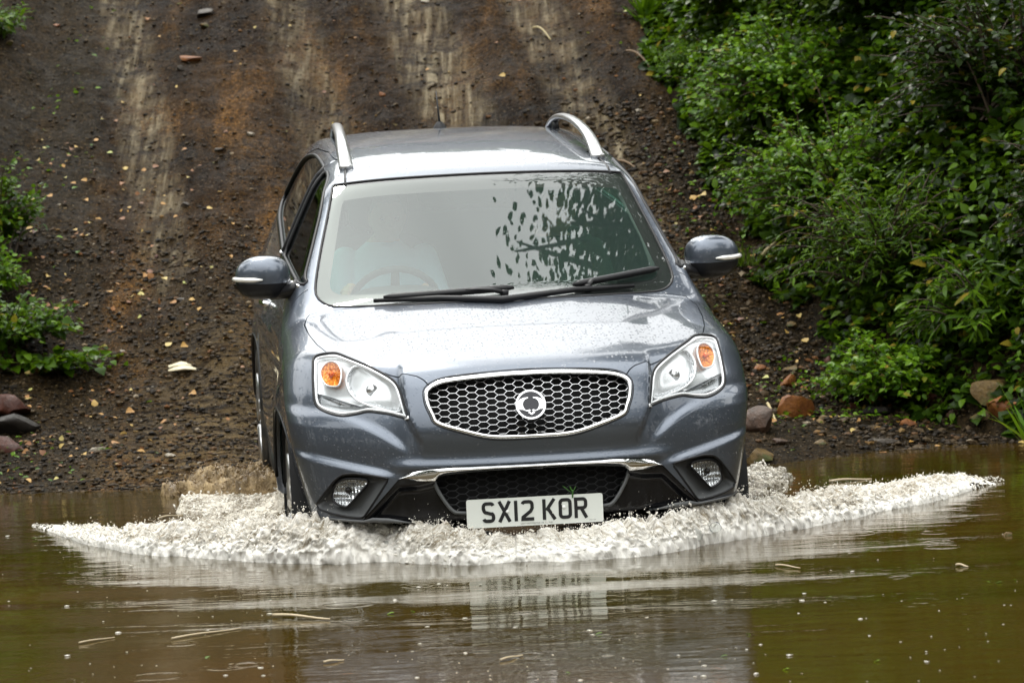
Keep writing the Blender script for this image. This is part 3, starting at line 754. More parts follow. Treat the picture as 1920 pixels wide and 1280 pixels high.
# ------------------------------------------------------------------ bonnet seams and washer jets, cowl, wipers
xs=np.linspace(-.70,.70,60)
V=[]
for dz,dy in((0,0),(.0,.10)):
    pass
cw=MB()
xx=np.linspace(-.72,.72,40); a=[];b=[];c3=[]
for x in xx:
    yb=float(np.interp(abs(x),[0,.25,.5,.70,.765],[1.036,1.046,1.076,1.111,1.13]))
    zb_=float(bonnet_z(np.array(x),np.array(yb)))
    a.append((x,yb-.01,zb_-.022)); b.append((x,yb+.035,zb_-.020)); c3.append((x,yb+.10,zb_+.03))
n=len(xx); cw.add(a+b+c3,[(r*n+i,r*n+i+1,(r+1)*n+i+1,(r+1)*n+i) for r in(0,1) for i in range(n-1)])
cw.build("cowl",M['black'],car)
def ws_at(x,z,off=.02):
    p=skin_pt(np.array([x]),np.array([z]))[0]; e=.01
    q=skin_pt(np.array([x+e,x,]),np.array([z,z+e])); t1=Vector(q[0]-p);t2=Vector(q[1]-p); n=t1.cross(t2).normalized()
    if n.z<0:n=-n
    return Vector(p)+n*off
def wiper(pivot,tipA,tipB,elbow,name):
    w=empty(name); w.parent=car
    # blade from tipA to tipB lying on the glass; arm from pivot to blade middle
    mb=MB(); pts=[ws_at(tipA[0]+(tipB[0]-tipA[0])*t,tipA[1]+(tipB[1]-tipA[1])*t,.020) for t in np.linspace(0,1,14)]
    mb.tube(pts,[.008]+[.016]*12+[.008],8,flat=.9); mb.build("wiper_blade",M['black'],w)
    mb=MB(); mid=pts[int(elbow*13)]; pv=Vector(ws_at(pivot[0],pivot[1],.012)); up=Vector((0,-.012,.03))
    mb.tube([pv,pv+(mid-pv)*.3+up*.35,pv+(mid-pv)*.7+up*.35,mid+Vector((0,-.004,.006))],[.018,.015,.011,.009],8,flat=.6)
    mb.lathe([(-.02,.0),(-.02,.016),(.006,.018),(.012,.012),(.012,0)],14,tuple(pv),'z'); mb.build("wiper_arm",M['black'],w)
wiper((.02,1.130),(-.46,1.123),(.06,1.140),.62,"wiper")
wiper((.36,1.132),(.30,1.138),(.665,1.175),.30,"wiper")
wiper_c=MB(); wiper_c.tube([ws_at(-.50,1.1185,.012),ws_at(-.25,1.120,.014),ws_at(0,1.111,.014),ws_at(.3,1.125,.014),ws_at(.55,1.125,.012)],[.008,.012,.014,.012,.008],8); wiper_c.build("wiper_linkage",M['black'],car)
# ------------------------------------------------------------------ mirrors
def superell(c,r,M3,n=28,m=18,e=.75,fn=None):
    V=[];F=[]
    sg=lambda v,p:math.copysign(abs(v)**p,v)
    for i in range(m+1):
        a=-math.pi/2+math.pi*i/m
        for k in range(n):
            b=2*math.pi*k/n
            p=Vector((r[0]*sg(math.cos(a),e)*sg(math.cos(b),e),r[1]*sg(math.cos(a),e)*sg(math.sin(b),e),r[2]*sg(math.sin(a),e)))
            if fn: p=fn(p)
            V.append(M3@p+Vector(c))
    for i in range(m):
        for k in range(n): F.append((i*n+k,i*n+(k+1)%n,(i+1)*n+(k+1)%n,(i+1)*n+k))
    return V,F
for s in(1,-1):
    mi_=empty("door_mirror"); mi_.parent=car
    c=(.926*s,1.50,1.206); rot_=Matrix.Rotation(R(14*s),3,'Z')
    def shape(p,s=s):
        u=p.x*s/.125      # -1 inner .. 1 outer
        k=1-.16*max(0,u)**2; p=Vector((p.x,p.y,p.z*k))
        if p.z>0: p.z*=(1-.10*max(0,u)**2)
        p.y-=.012*(1-u*u)
        return p
    V,F=superell(c,(.111,.080,.088),rot_,36,26,.72,shape)
    V=[Vector(v) for v in V]; zc=c[2]-.018
    up=[f for f in F if sum(V[i].z for i in f)/4>=zc]; lo=[f for f in F if sum(V[i].z for i in f)/4<zc]
    mk("mirror_cap",V,up,M['paint'],mi_); mk("mirror_housing",[Vector(c)+(v-Vector(c))*1.003 for v in V],lo,M['black'],mi_)
    # indicator strip wraps the outer front corner
    mb=MB(); pts=[]
    for k in range(12):
        a=R(-95+ k*8.5)  # from front to outer
        ce=.72; sg=lambda v,p:math.copysign(abs(v)**p,v)
        p=Vector((.111*sg(math.cos(a),ce)*s,.080*sg(math.sin(a),ce),-.004)); p=shape(p); pts.append(rot_@(p*1.02)+Vector(c)+Vector((0,0,.002)))
    mb.tube(pts,[.004]+[.013]*9+[.011,.004],8,flat=.8); ind=mb.build("mirror_indicator",mat("indicator_lens",(.78,.76,.70),.12,.3,Coat_Weight=1),mi_)
    V2,F2=superell((c[0],c[1]+.082,c[2]),(.100,.004,.068),rot_,24,10,.7); mk("mirror_glass",V2,F2,M['chrome'],mi_)
    mb=MB(); mb.tube([(s*.775,1.42,1.175),(s*.80,1.43,1.158),(s*.84,1.465,1.145),(s*.89,1.50,1.140)],[.055,.046,.044,.046],14,flat=.62); mb.build("mirror_arm",M['black'],mi_)
    mb=MB(); mb.tube([(s*.795,1.40,1.185),(s*.815,1.44,1.178),(s*.83,1.46,1.175)],[.006,.016,.012],8); mb.build("arm_cover",M['silver'],mi_)
# ------------------------------------------------------------------ roof rails, aerial, roof seams
for s in(1,-1):
    ys=np.array([2.04,2.08,2.16,2.28,2.45,2.70,2.95,3.15,3.32,3.44,3.50])
    zr=np.array([.002,.010,.026,.045,.060,.068,.068,.062,.046,.022,.002])
    xr_=np.interp(ys,[2.0,2.3,2.8,3.5],[.537,.535,.522,.500])
    P0=np.stack([s*xr_,ys,np.full(len(ys),2.0)],1);P1=P0.copy();P1[:,2]=1.2; Pz=solve(P0,P1,0)[:,2]
    pts=smooth_curve(np.stack([s*xr_,ys,Pz+zr+.004],1),False,4)
    rd=np.interp(pts[:,1],[2.04,2.2,2.5,3.3,3.5],[.031,.028,.025,.024,.026])
    mb=MB(); mb.tube(pts,list(rd),14,flat=.60)
    rr=mb.build("roof_rail",M['silver'],car)
    for a,b in((2.20,.03),(3.34,.03)):
        mb=MB(); zz=float(np.interp(a,ys,Pz)); xf=float(np.interp(a,[2.0,2.3,2.8,3.5],[.537,.535,.522,.500])); mb.tube([(s*xf,a,zz-.01),(s*xf,a+.03,zz+.035)],[.018,.016],10,flat=1.8)
        mb.build("rail_foot",M['black'],rr)
    # black roof ditch moulding in front of the rail
    yy=np.linspace(1.80,4.0,40); xq=np.interp(yy,[1.8,2.1,2.6,3.4,4.0],[.556,.537,.527,.505,.49])*s
    P0=np.stack([xq,yy,np.full(40,2.0)],1);P1=P0.copy();P1[:,2]=1.2;V=solve(P0,P1,0)
    mb=MB(); mb.tube(V,.006,6,flat=.5); mb.build("roof_moulding",M['black'],car)
zz=float(solve(np.array([[0,3.70,2.0]]),np.array([[0,3.70,1.2]]),0)[0,2])
mb=MB(); mb.lathe([(0,.034),(.012,.030),(.028,.018),(.036,.010)],20,(0,3.70,zz-.004),'z'); ae=mb.build("aerial_base",M['black'],car)
mb=MB(); mb.tube([(0,3.70,zz+.03),(-.004,3.78,zz+.17)],[.0055,.0028],8); mb.build("aerial_mast",M['black'],ae)
# rear spoiler edge
# ------------------------------------------------------------------ wheels
m=M['rubber']; o_=objco(m); g=noise(m,o_,18,5); L(m,mixc(m,ramp(m,g.outputs[0],[(.45,0),(.75,1)]),(.012,.012,.012),(.07,.055,.04)),bsdf(m).inputs["Base Color"])
def wheel(x,y,z,s):
    w=empty("wheel"); w.parent=car; w.location=(x,y,z); w.rotation_euler=(0,0,0)
    mb=MB(); o=s*.112
    prof=[(-.095,.225),(-.108,.25),(-.113,.29),(-.108,.325),(-.095,.343),(-.06,.349),(-.025,.351),(.025,.351),(.06,.349),(.095,.343),(.108,.325),(.113,.29),(.108,.25),(.095,.225)]
    mb.lathe([(p[0],p[1]) for p in prof],72)
    # tread lugs
    for k in range(60):
        a=2*math.pi*k/60
        for hx in(-.07,-.025,.025,.07):
            aa=a+(.05 if abs(hx)>.05 else 0); Mx=Matrix.Rotation(aa,3,'X')
            mb.box(Mx@Vector((hx,0,.351)),(.036,.022,.012),Mx)
    mb.build("tyre",M['rubber'],w,True); 
    mb=MB(); mb.lathe([(s*.100,.0),(s*.103,.05),(s*.085,.07),(s*.070,.09),(s*.062,.19),(s*.085,.215),(s*.103,.228),(s*.085,.215),(-s*.09,.212)],48)
    for k in range(5):
        a=2*math.pi*k/5+.2
        for da in(-.12,.12):
            mb.tube([(s*.096,.04*math.cos(a),.04*math.sin(a)),(s*.100,.13*math.cos(a+da*.5),.13*math.sin(a+da*.5)),(s*.096,.215*math.cos(a+da),.215*math.sin(a+da))],[.024,.017,.020],8)
    mb.build("rim",M['silver'],w,True)
for s in(1,-1):
    wheel(.768*s,.88,.345,s); wheel(.798*s,3.53,.345,s)
    for yc in(.88,3.53):
        mb=MB(); V=[];n=30
        for k in range(n+1):
            a=math.pi*(-.12+1.24*k/n)
            for x in(.50,.888): V.append((x*s,yc+.402*math.cos(a),.345+.402*math.sin(a)))
        V+=[(.50*s,yc,.345)]
        mb.add(V,[(2*k,2*k+1,2*k+3,2*k+2) for k in range(n)]+[(2*k,2*k+2,len(V)-1) for k in range(n)]); mb.build("wheel_arch_liner",M['blackmatt'],car)
        # dark plastic lip round the arch
        pts=[]
        for k in range(n+1):
            a=math.pi*(-.10+1.18*k/n); pts.append((yc+.400*math.cos(a),.345+.400*math.sin(a)))
        pts=[p for p in pts if p[1]>.405]
        mb=MB(); mb.tube(side_line(pts,s,.004),.008,8); mb.build("arch_lip",M['black'],car)
for s in(1,-1):
    mb=MB(); mb.tube([(.85*s,1.30,.355),(.86*s,2.2,.345),(.85*s,3.1,.355)],[.04,.05,.04],10,flat=1.0); mb.build("sill",M['black'],car)
mb=MB(); mb.box((0,2.2,.36),(1.35,3.6,.10)); mb.box((0,.45,.75),(1.3,.25,.30)); mb.build("underbody",M['blackmatt'],car)
# ================================================================== cabin
M['dash']=mat("dashboard_grey",(.035,.037,.038),.65); M['seat']=mat("seat_cloth",(.045,.045,.047),.9); M['trim']=mat("cabin_trim_light",(.36,.36,.34),.8)
def sup(name,c,r,m,parent,rot=(0,0,0),e=.6,n=28,k=18,fn=None):
    Mx=Matrix.Rotation(R(rot[2]),3,'Z')@Matrix.Rotation(R(rot[0]),3,'X'); V,F=superell(c,r,Mx,n,k,e,fn); return mk(name,V,F,m,parent)
sup("dashboard",(0,1.52,.985),(.76,.34,.115),M['dash'],car,e=.55)
sup("instrument_hood",(-.37,1.62,1.075),(.19,.13,.055),M['dash'],car,e=.7)
sup("centre_stack",(0,1.78,.80),(.13,.16,.26),M['dash'],car,e=.5)
def seat(x,y,z,wd,name="seat"):
    s=empty(name); s.parent=car; s.location=(x,y,z)
    sup("seat_cushion",(0,0,0),(wd,.27,.10),M['seat'],s,e=.6); 
    sup("seat_back",(0,.34,.32),(wd*.95,.09,.36),M['seat'],s,rot=(-18,0,0),e=.55)
    for hx in([0] if wd<.4 else[-.42,0,.42]):
        sup("headrest",(hx,.485,.765),(.135,.05,.095),M['seat'],s,rot=(-12,0,0),e=.6)
        mb=MB()
        mb.tube([(hx-.05,.45,.62),(hx-.05,.47,.72),(hx-.02,.475,.75),(hx+.02,.475,.75),(hx+.05,.47,.72),(hx+.05,.45,.62)],.006,6); mb.build("headrest_post",M['silver'],s)
seat(-.37,2.18,.60,.25); seat(.37,2.18,.60,.25); seat(0,3.02,.62,.62,"rear_bench")
for s_ in(-1,1):
    # light pillar trims inside the glass
    P=[(.690*s_,1.40+.0,1.17),(.66*s_,1.54,1.30),(.615*s_,1.74,1.43),(.57*s_,1.90,1.53)]
    mb=MB(); mb.tube(P,[.030,.026,.024,.026],10,flat=.7); mb.build("pillar_trim",M['trim'],car)
for s_ in(-1,1): sup("sun_visor",(.33*s_,1.98,1.545),(.17,.075,.012),M['trim'],car,rot=(-14,0,0),e=.5)
mi=sup("rear_view_mirror",(0,1.86,1.475),(.125,.018,.036),M['dash'],car,e=.6)
mb=MB(); mb.tube([(0,1.86,1.49),(0,1.84,1.545)],.010,8); mb.build("mirror_stalk",M['dash'],mi)
sw=empty("steering_wheel"); sw.parent=car; sw.location=(-.37,1.80,1.03); sw.rotation_euler=(R(-62),0,0)
mb=MB(); mb.tube([(.185*math.cos(2*math.pi*k/40),.185*math.sin(2*math.pi*k/40),0) for k in range(40)],.0145,10,closed=True); mb.build("wheel_rim",M['dash'],sw)
mb=MB()
for a in(0,180,270): mb.tube([(.04*math.cos(R(a)),.04*math.sin(R(a)),-.02),(.18*math.cos(R(a)),.18*math.sin(R(a)),0)],[.022,.016],8,flat=.5)
V,F=superell((0,0,-.02),(.075,.06,.028),Matrix.Identity(3),20,12,.8); mb.add(V,F); mb.build("wheel_hub",M['dash'],sw)
# ================================================================== people
def bake(o):
    dg=bpy.context.evaluated_depsgraph_get(); dg.update(); me=bpy.data.meshes.new_from_object(o.evaluated_get(dg)); bpy.data.objects.remove(o); return me
def head_mesh(c,turn,tilt,k=1.0):
    """head ~ .225 m tall with brow, nose, lips, chin, ears; faces -y"""
    V=[];F=[];n=64;m=56
    for i in range(m+1):
        th=math.pi*i/m
        for j in range(n):
            ph=2*math.pi*j/n
            d=Vector((math.sin(th)*math.sin(ph),-math.sin(th)*math.cos(ph),math.cos(th)))
            x,y,z=d.x*.074,d.y*.094,d.z*.115
            fr_=max(0,-d.y)
            if z<-.02: x*=1-.30*((-z-.02)/.095)**1.3; y=y*(1-.05*((-z-.02)/.095)) 
            if d.y>0 and z<-.03: y*=.72
            g=lambda X,Z,sx,sz:math.exp(-((x-X)/sx)**2-((z-Z)/sz)**2)*(fr_>0)
            y-=.026*g(0,-.012,.010,.018)+.012*g(0,.010,.008,.016)      # nose
            y-=.005*(g(.028,.030,.022,.010)+g(-.028,.030,.022,.010))    # brows
            y+=.012*(g(.030,.012,.015,.011)+g(-.030,.012,.015,.011))    # eye sockets
            y-=.007*g(0,-.048,.022,.006)+.006*g(0,-.058,.018,.006)       # lips
            y+=.004*g(0,-.053,.024,.003)
            y-=.009*g(0,-.088,.018,.014)                               # chin
            y-=.004*(g(.045,-.02,.02,.02)+g(-.045,-.02,.02,.02))       # cheeks
            V.append(Vector((x,y,z)))
    for i in range(m):
        for j in range(n): F.append((i*n+j,i*n+(j+1)%n,(i+1)*n+(j+1)%n,(i+1)*n+j))
    mb=MB(); mb.add(V,F)
    for s in(-1,1):
        E_=Matrix.Rotation(R(20*s),3,'Z'); mb.sphere((.073*s,.008,-.002),(.008,.018,.031),12,10,E_)
    rot_=Matrix.Rotation(R(turn),3,'Z')@Matrix.Rotation(R(tilt),3,'X')
    return [rot_@(Vector(v)*k)+Vector(c) for v in mb.V],mb.F,rot_
def person(label,pel,chest,neck,headc,turn,joints,hands,shirt,trouser,skin,hair,hairlen):
    """joints: list of polylines [(pt,radius)...] for the limbs, each starting inside the torso"""
    bm_=MB()
    tor=[(pel,.155,.11),(tuple(Vector(pel).lerp(Vector(chest),.45)),.145,.105),(tuple(Vector(pel).lerp(Vector(chest),.8)),.170,.115),(chest,.178,.115),(tuple(Vector(chest)+Vector((0,.0,.10))),.165,.085),(tuple(Vector(chest)+Vector((0,.0,.155))),.10,.06),(neck,.058,.058),(tuple(Vector(headc)+Vector((0,.015,-.06))),.054,.055)]
    V=[];n=32
    for c,rx,ry in tor:
        for k in range(n):
            a=2*math.pi*k/n; sg=lambda v,p:math.copysign(abs(v)**p,v); V.append((c[0]+rx*sg(math.cos(a),.85),c[1]+ry*sg(math.sin(a),.85),c[2]))
    F=[(i*n+k,i*n+(k+1)%n,(i+1)*n+(k+1)%n,(i+1)*n+k) for i in range(len(tor)-1) for k in range(n)]+[tuple(range(n-1,-1,-1)),tuple((len(tor)-1)*n+k for k in range(n))]
    bm_.add(V,F)
    for J in joints:
        P=[Vector(j[0]) for j in J]; Rr=[j[1] for j in J]
        pts=[];rr=[]
        for i in range(len(P)-1):
            for k in range(5): pts.append(P[i].lerp(P[i+1],k/5)); rr.append(Rr[i]+(Rr[i+1]-Rr[i])*k/5)
        pts.append(P[-1]); rr.append(Rr[-1]); bm_.tube(pts,rr,16)
        for p,r in zip(P,Rr): bm_.sphere(p,r*1.01,14,10)
    for wrist,fdir,nrm,curl,sgn in hands:
        w_=Vector(wrist); fd=Vector(fdir).normalized(); nn=Vector(nrm).normalized(); sd_=fd.cross(nn).normalized()*sgn
        # palm
        B=Matrix((sd_,fd,nn)).transposed()
        bm_.sphere(w_+fd*.045,(.040,.050,.016),16,12,B)
        for k,(off,ln) in enumerate(((-.030,.058),(-.010,.072),(.011,.078),(.031,.068))):
            p=w_+fd*.080+sd_*off; pts=[p-fd*.02,p]; d=fd.copy()
            for sgm,(fr2,an) in enumerate(((.42,curl),(.32,curl*1.1),(.26,curl*.8))):
                d=(Matrix.Rotation(R(an)*1,3,sd_.cross(Vector((0,0,0))) if False else sd_)@d); 
                p=p+d*ln*fr2; pts.append(p)
            bm_.tube(pts,[.0095,.0092,.0086,.008,.0065],10)
            bm_.sphere(pts[-1],.0068,8,6)
        t0=w_+fd*.022+sd_*.032; td=(fd*.6+sd_*.75-nn*.25).normalized(); t1=t0+td*.035; t2=t1+(fd*.9+sd_*.15-nn*.4).normalized()*.030
        bm_.tube([t0-td*.015,t0,t1,t2],[.013,.012,.0105,.008],10); bm_.sphere(t2,.008,8,6)
    HV,HF,hr=head_mesh(headc,turn,4)
    bm_.add(HV,HF)
    o=bm_.build("person",[skin,shirt,trouser]); md=o.modifiers.new("r",'REMESH'); md.mode='VOXEL'; md.voxel_size=.0048
    ms=o.modifiers.new("s",'SMOOTH'); ms.factor=.5; ms.iterations=2
    me=bake(o); me.name="person"; 
    me.materials.clear()
    for q in(skin,shirt,trouser): me.materials.append(q)
    nk=Vector(neck); hl=[Vector(h[0]) for h in hands]
    mi=[]
    for p in me.polygons:
        c=p.center
        if c.z<pel[2]+.02 or (c.y<pel[1]-.16 and c.z<pel[2]+.12): k=2
        elif c.z>nk.z-.015 and (c-Vector(headc)).length<.25: k=0
        elif any((c-h).length<.16 and (c-h).y<.06 for h in hl) and min((c-h).length for h in hl)<.125: k=0
        else: k=1
        mi.append(k)
    me.polygons.foreach_set("material_index",mi); me.polygons.foreach_set("use_smooth",[True]*len(mi))
    p=bpy.data.objects.new("person",me); link(p); p.matrix_world=CAR_M; tag(p,label,"person",None)
    # hair cap: follows the skull with an uneven lower edge
    V=[];F=[];n=48;m=20
    for i in range(m+1):
        for j in range(n):
            ph=2*math.pi*j/n; back=.5-.5*math.cos(ph)   # 0 at the face, 1 at the back
            lim=R(48+ (hairlen-48)*sstep(.18,.60,back)); th=lim*i/m*(1+.03*math.sin(ph*9))
            d=Vector((math.sin(th)*math.sin(ph),-math.sin(th)*math.cos(ph),math.cos(th))); r=1.07+.015*mnoise.noise(Vector((d.x*14,d.y*14,d.z*14)))
            q=Vector((d.x*.074,d.y*.094,d.z*.115))*r
            if i==m: q*=.95
            V.append(hr@q+Vector(headc))
    F=[(i*n+j,(i+1)*n+j,(i+1)*n+(j+1)%n,i*n+(j+1)%n) for i in range(m) for j in range(n)]
    mk("hair",V,F,hair,p)
    ey=mat("eye_dark",(.05,.035,.03),.8,Specular_IOR_Level=.1)
    for s in(-1,1):
        mb=MB(); c=hr@Vector((.030*s,-.0775,.012))+Vector(headc); mb.sphere(c,(.0125,.010,.006),12,8); mb.build("eye",ey,p)
    return p
skinm=mat("skin",(.52,.29,.19),.55,Subsurface_Weight=.1); tr=mat("dark_trousers",(.03,.035,.05),.9)
blue=mat("light_blue_shirt",(.42,.55,.70),.85); dk=mat("dark_green_jacket",(.06,.07,.06),.85)
def px(x): return x
# driver (UK right-hand drive: the car's own right, left in the photo)
dp=(-.37,2.22,.68); dc=(-.37,2.36,1.08)
person("driver in a light blue shirt with both hands on the steering wheel",dp,dc,(-.37,2.36,1.27),(-.355,2.30,1.355),4,
 [[((-.37-.17,2.36,1.175),.062),((-.60,2.22,.96),.048),((-.535,1.97,.985),.040),((-.535,1.90,1.03),.028)],
  [((-.37+.17,2.36,1.175),.062),((-.13,2.20,.96),.048),((-.20,1.97,.985),.040),((-.205,1.90,1.03),.028)],
  [((-.46,2.22,.68),.090),((-.50,1.80,.72),.070),((-.48,1.50,.40),.045)],[((-.28,2.22,.68),.090),((-.25,1.80,.72),.070),((-.27,1.50,.40),.045)]],
 [((-.54,1.885,1.035),(.05,-.75,.65),(-.9,.25,.3),55,1),((-.205,1.885,1.035),(-.05,-.75,.65),(.9,.25,.3),55,-1)],blue,tr,skinm,mat("grey_hair",(.16,.14,.12),.8),92)
person("passenger in a dark jacket in the front seat, half hidden by the leafy reflection",(.37,2.22,.68),(.37,2.38,1.07),(.37,2.38,1.26),(.385,2.33,1.355),-6,
 [[((.37-.17,2.38,1.165),.062),((.13,2.26,.93),.048),((.24,2.04,.80),.040),((.27,1.99,.80),.028)],
  [((.37+.17,2.38,1.165),.062),((.61,2.26,.93),.048),((.52,2.04,.80),.040),((.49,1.99,.80),.028)],
  [((.46,2.22,.68),.090),((.48,1.80,.72),.070),((.46,1.50,.40),.045)],[((.28,2.22,.68),.090),((.27,1.80,.72),.070),((.28,1.50,.40),.045)]],
 [((.27,1.98,.80),(.35,-.85,-.05),(0,0,1),30,1),((.49,1.98,.80),(-.35,-.85,-.05),(0,0,1),30,-1)],dk,tr,skinm,mat("brown_hair",(.07,.045,.03),.8),95)
# ================================================================== terrain
def ys_f(x): return np.interp(x,[-12,-3,-2.3,-1.6,-1.1,0,.9,1.6,2.3,4,12],[3.2,3.9,3.95,3.75,4.05,3.9,3.65,4.0,4.35,4.6,4.2])
def edge_r(y): return np.interp(y,[-4,4.2,5.0,5.8,6.7,7.8,9.4,11.4,18,40],[3.2,2.6,2.1,1.7,1.55,1.32,1.10,1.0,.8,.6])
def edge_l(y): return np.interp(y,[-4,3,6,12,40],[-2.75,-2.65,-2.85,-3.0,-4.5])
def fbm(P,scale,oct_=4,seed=0.0):
    """cheap vectorised value-noise fbm on x,y"""
    P=np.asarray(P,float)*scale+seed; out=np.zeros(P.shape[:-1]); a=1;tot=0
    for o in range(oct_):
        X=P[...,0];Y=P[...,1]; xi=np.floor(X).astype(np.int64);yi=np.floor(Y).astype(np.int64); fx=X-xi;fy=Y-yi; fx=fx*fx*(3-2*fx);fy=fy*fy*(3-2*fy)
        def h(i,j):
            n=(i*374761393+j*668265263+o*974634777)&0xffffffff; n=((n^(n>>13))*1274126177)&0xffffffff; return ((n^(n>>16))&0xffff)/65535.
        v=(h(xi,yi)*(1-fx)+h(xi+1,yi)*fx)*(1-fy)+(h(xi,yi+1)*(1-fx)+h(xi+1,yi+1)*fx)*fy
        out+=a*(v-.5); tot+=a; a*=.5; P=P*2.03+17.3
    return out/tot*2
TR=((-2.17,.17),(-.19,.25),(.60,.19),(-1.05,.20))     # wheel ruts up the ramp at y=9
def rutx(k,y): return TR[k][0]+(-.14)*(y-9)
def ground_z(x,y,fine=True):
    x=np.asarray(x,float);y=np.asarray(y,float); t=y-ys_f(x)
    z=np.where(t<0,.16*t,np.where(t<1,.13*t,.13+.13*(t-1)+.13*np.clip(t-1,0,.95)**2+np.clip(t-1.95,0,99)*.247))
    z=np.where(t>13,z-(t-13)**2*.012,z); z=np.maximum(z,-.8)
    r=x-edge_r(y); z=z+np.where(r>0,1.15*np.minimum(r,3.2)-.10*np.clip(r,0,.5)*0+.15*np.clip(r-3.2,0,40),0)*sstep(-3.5,1.0,t)
    l=edge_l(y)-x; z=z+np.where(l>0,.62*np.minimum(l,3)+.1*np.clip(l-3,0,40),0)*sstep(-3.0,.6,t)
    z=z+.03*np.exp(-((l+.25)/.22)**2)*sstep(0,1,t)
    P=np.stack([x,y],-1)
    for k in range(4):
        d=x-rutx(k,y); f_=sstep(1.2,2.5,t)*(.4 if k==3 else 1)
        z=z-.035*f_*np.exp(-(d/TR[k][1])**2)+.022*f_*np.exp(-((np.abs(d)-TR[k][1]*1.9)/.09)**2)
    if fine:
        amp=np.where(t<0,.25,1)*np.where(t<.3,.55+.45*sstep(0,.3,t),1)
        z=z+amp*(.055*fbm(P,.9,3,3.1)+.026*fbm(P,4,4,9.2)+.013*fbm(P,17,3,1.7)+.008*fbm(P,45,2,5.5))
        z=z+amp*.05*sstep(.2,1.2,np.maximum(x-edge_r(y)+.3,l+.2))*fbm(P,2.6,4,7.7)
        z=z+.012*np.exp(-(t/.12)**2)*fbm(P,9,3)
    return z
gx=grid_axis([(-45,-8,2.5),(-8,-3.6,.16),(-3.6,3.6,.026),(3.6,8,.16),(8,45,2.5)])
gy=grid_axis([(-30,0,1.5),(0,2.6,.15),(2.6,6.2,.024),(6.2,14,.036),(14,24,.25),(24,60,2.5)])
X,Y=np.meshgrid(gx,gy,indexing='ij'); Z=ground_z(X,Y)
V=np.stack([X.ravel(),Y.ravel(),Z.ravel()],1); nx,ny=X.shape
I=np.arange(nx*ny).reshape(nx,ny); F=np.stack([I[:-1,:-1],I[1:,:-1],I[1:,1:],I[:-1,1:]],-1).reshape(-1,4)
m=mat("wet_mud_and_gravel",(.05,.04,.03),.5); b=bsdf(m); geo=N(m,"ShaderNodeNewGeometry"); pos=geo.outputs["Position"]
sx=N(m,"ShaderNodeSeparateXYZ"); L(m,pos,sx.inputs[0])
n1=noise(m,pos,.8,5); n2=noise(m,pos,5,6,.65); n3=noise(m,pos,38,4,.6); 
base=ramp(m,n2.outputs[0],[(.34,(.003,.0024,.002)),(.47,(.011,.007,.004)),(.56,(.026,.0155,.0075)),(.70,(.050,.031,.016))])
base=mixc(m,ramp(m,n1.outputs[0],[(.40,0),(.62,1)]),base,mixc(m,n3.outputs[0],(.030,.016,.005),(.070,.040,.015)))
n4=noise(m,pos,95,3,.65)
base=mixc(m,.5,base,ramp(m,n3.outputs[0],[(.42,(.003,.0025,.002)),(.60,(.058,.040,.025))]))
base=mixc(m,.8,base,ramp(m,n4.outputs[0],[(.38,(.10,.095,.09)),(.54,(.95,.95,.95)),(.68,(3.0,2.8,2.5))]),'MULTIPLY')  # fine noise paints dark crevices into the ground colour
mpv=N(m,"ShaderNodeMapping"); mpv.inputs["Scale"].default_value=(2.6,.45,.45); mpv.inputs["Rotation"].default_value=(0,0,.14); L(m,pos,mpv.inputs[0]); nv=noise(m,mpv.outputs[0],1.3,5,.62)
base=mixc(m,1.0,base,ramp(m,nv.outputs[0],[(.36,(.34,.32,.30)),(.50,(1.0,1.0,1.0)),(.62,(2.7,2.6,2.4))]),'MULTIPLY')
# black wet clinker along the left bank and in the ditch on the right
ml=N(m,"ShaderNodeMapRange",interpolation_type='SMOOTHSTEP'); L(m,math_(m,'ADD',math_(m,'ADD',sx.outputs[0],math_(m,'MULTIPLY',math_(m,'SUBTRACT',sx.outputs[1],9),.09)),math_(m,'MULTIPLY',n2.outputs[0],.35)),ml.inputs[0]); ml.inputs[1].default_value=-2.18; ml.inputs[2].default_value=-2.36
mr_=N(m,"ShaderNodeMapRange",interpolation_type='SMOOTHSTEP'); L(m,math_(m,'ADD',sx.outputs[0],math_(m,'MULTIPLY',n2.outputs[0],.7)),mr_.inputs[0]); mr_.inputs[1].default_value=1.05; mr_.inputs[2].default_value=1.6
dk_=math_(m,'MAXIMUM',ml.outputs[0],mr_.outputs[0])
base=mixc(m,math_(m,'MULTIPLY',dk_,.8),base,ramp(m,n3.outputs[0],[(.38,(.006,.006,.006)),(.66,(.040,.034,.027))]))
# stretched, smeared mud in the wheel ruts
mp=N(m,"ShaderNodeMapping"); mp.inputs["Scale"].default_value=(26,1.3,1.3); L(m,pos,mp.inputs[0]); ns=noise(m,mp.outputs[0],1,4,.6)
mp2=N(m,"ShaderNodeMapping"); mp2.inputs["Scale"].default_value=(1,8,8); L(m,pos,mp2.inputs[0]); nl=noise(m,mp2.outputs[0],3.5,5,.65)
rut=None
for k in range(4):
    cx=math_(m,'SUBTRACT',math_(m,'ADD',sx.outputs[0],math_(m,'MULTIPLY',math_(m,'SUBTRACT',sx.outputs[1],9),.14)),TR[k][0])
    d=math_(m,'ABSOLUTE',cx); v=N(m,"ShaderNodeMapRange",interpolation_type='SMOOTHSTEP'); L(m,d,v.inputs[0]); v.inputs[1].default_value=TR[k][1]*1.25; v.inputs[2].default_value=TR[k][1]*.45
    o=v.outputs[0]; 
    if k==3: o=math_(m,'MULTIPLY',o,.6)
    rut=o if rut is None else math_(m,'MAXIMUM',rut,o)
up=N(m,"ShaderNodeMapRange",interpolation_type='SMOOTHSTEP'); L(m,sx.outputs[1],up.inputs[0]); up.inputs[1].default_value=6.2; up.inputs[2].default_value=8.6
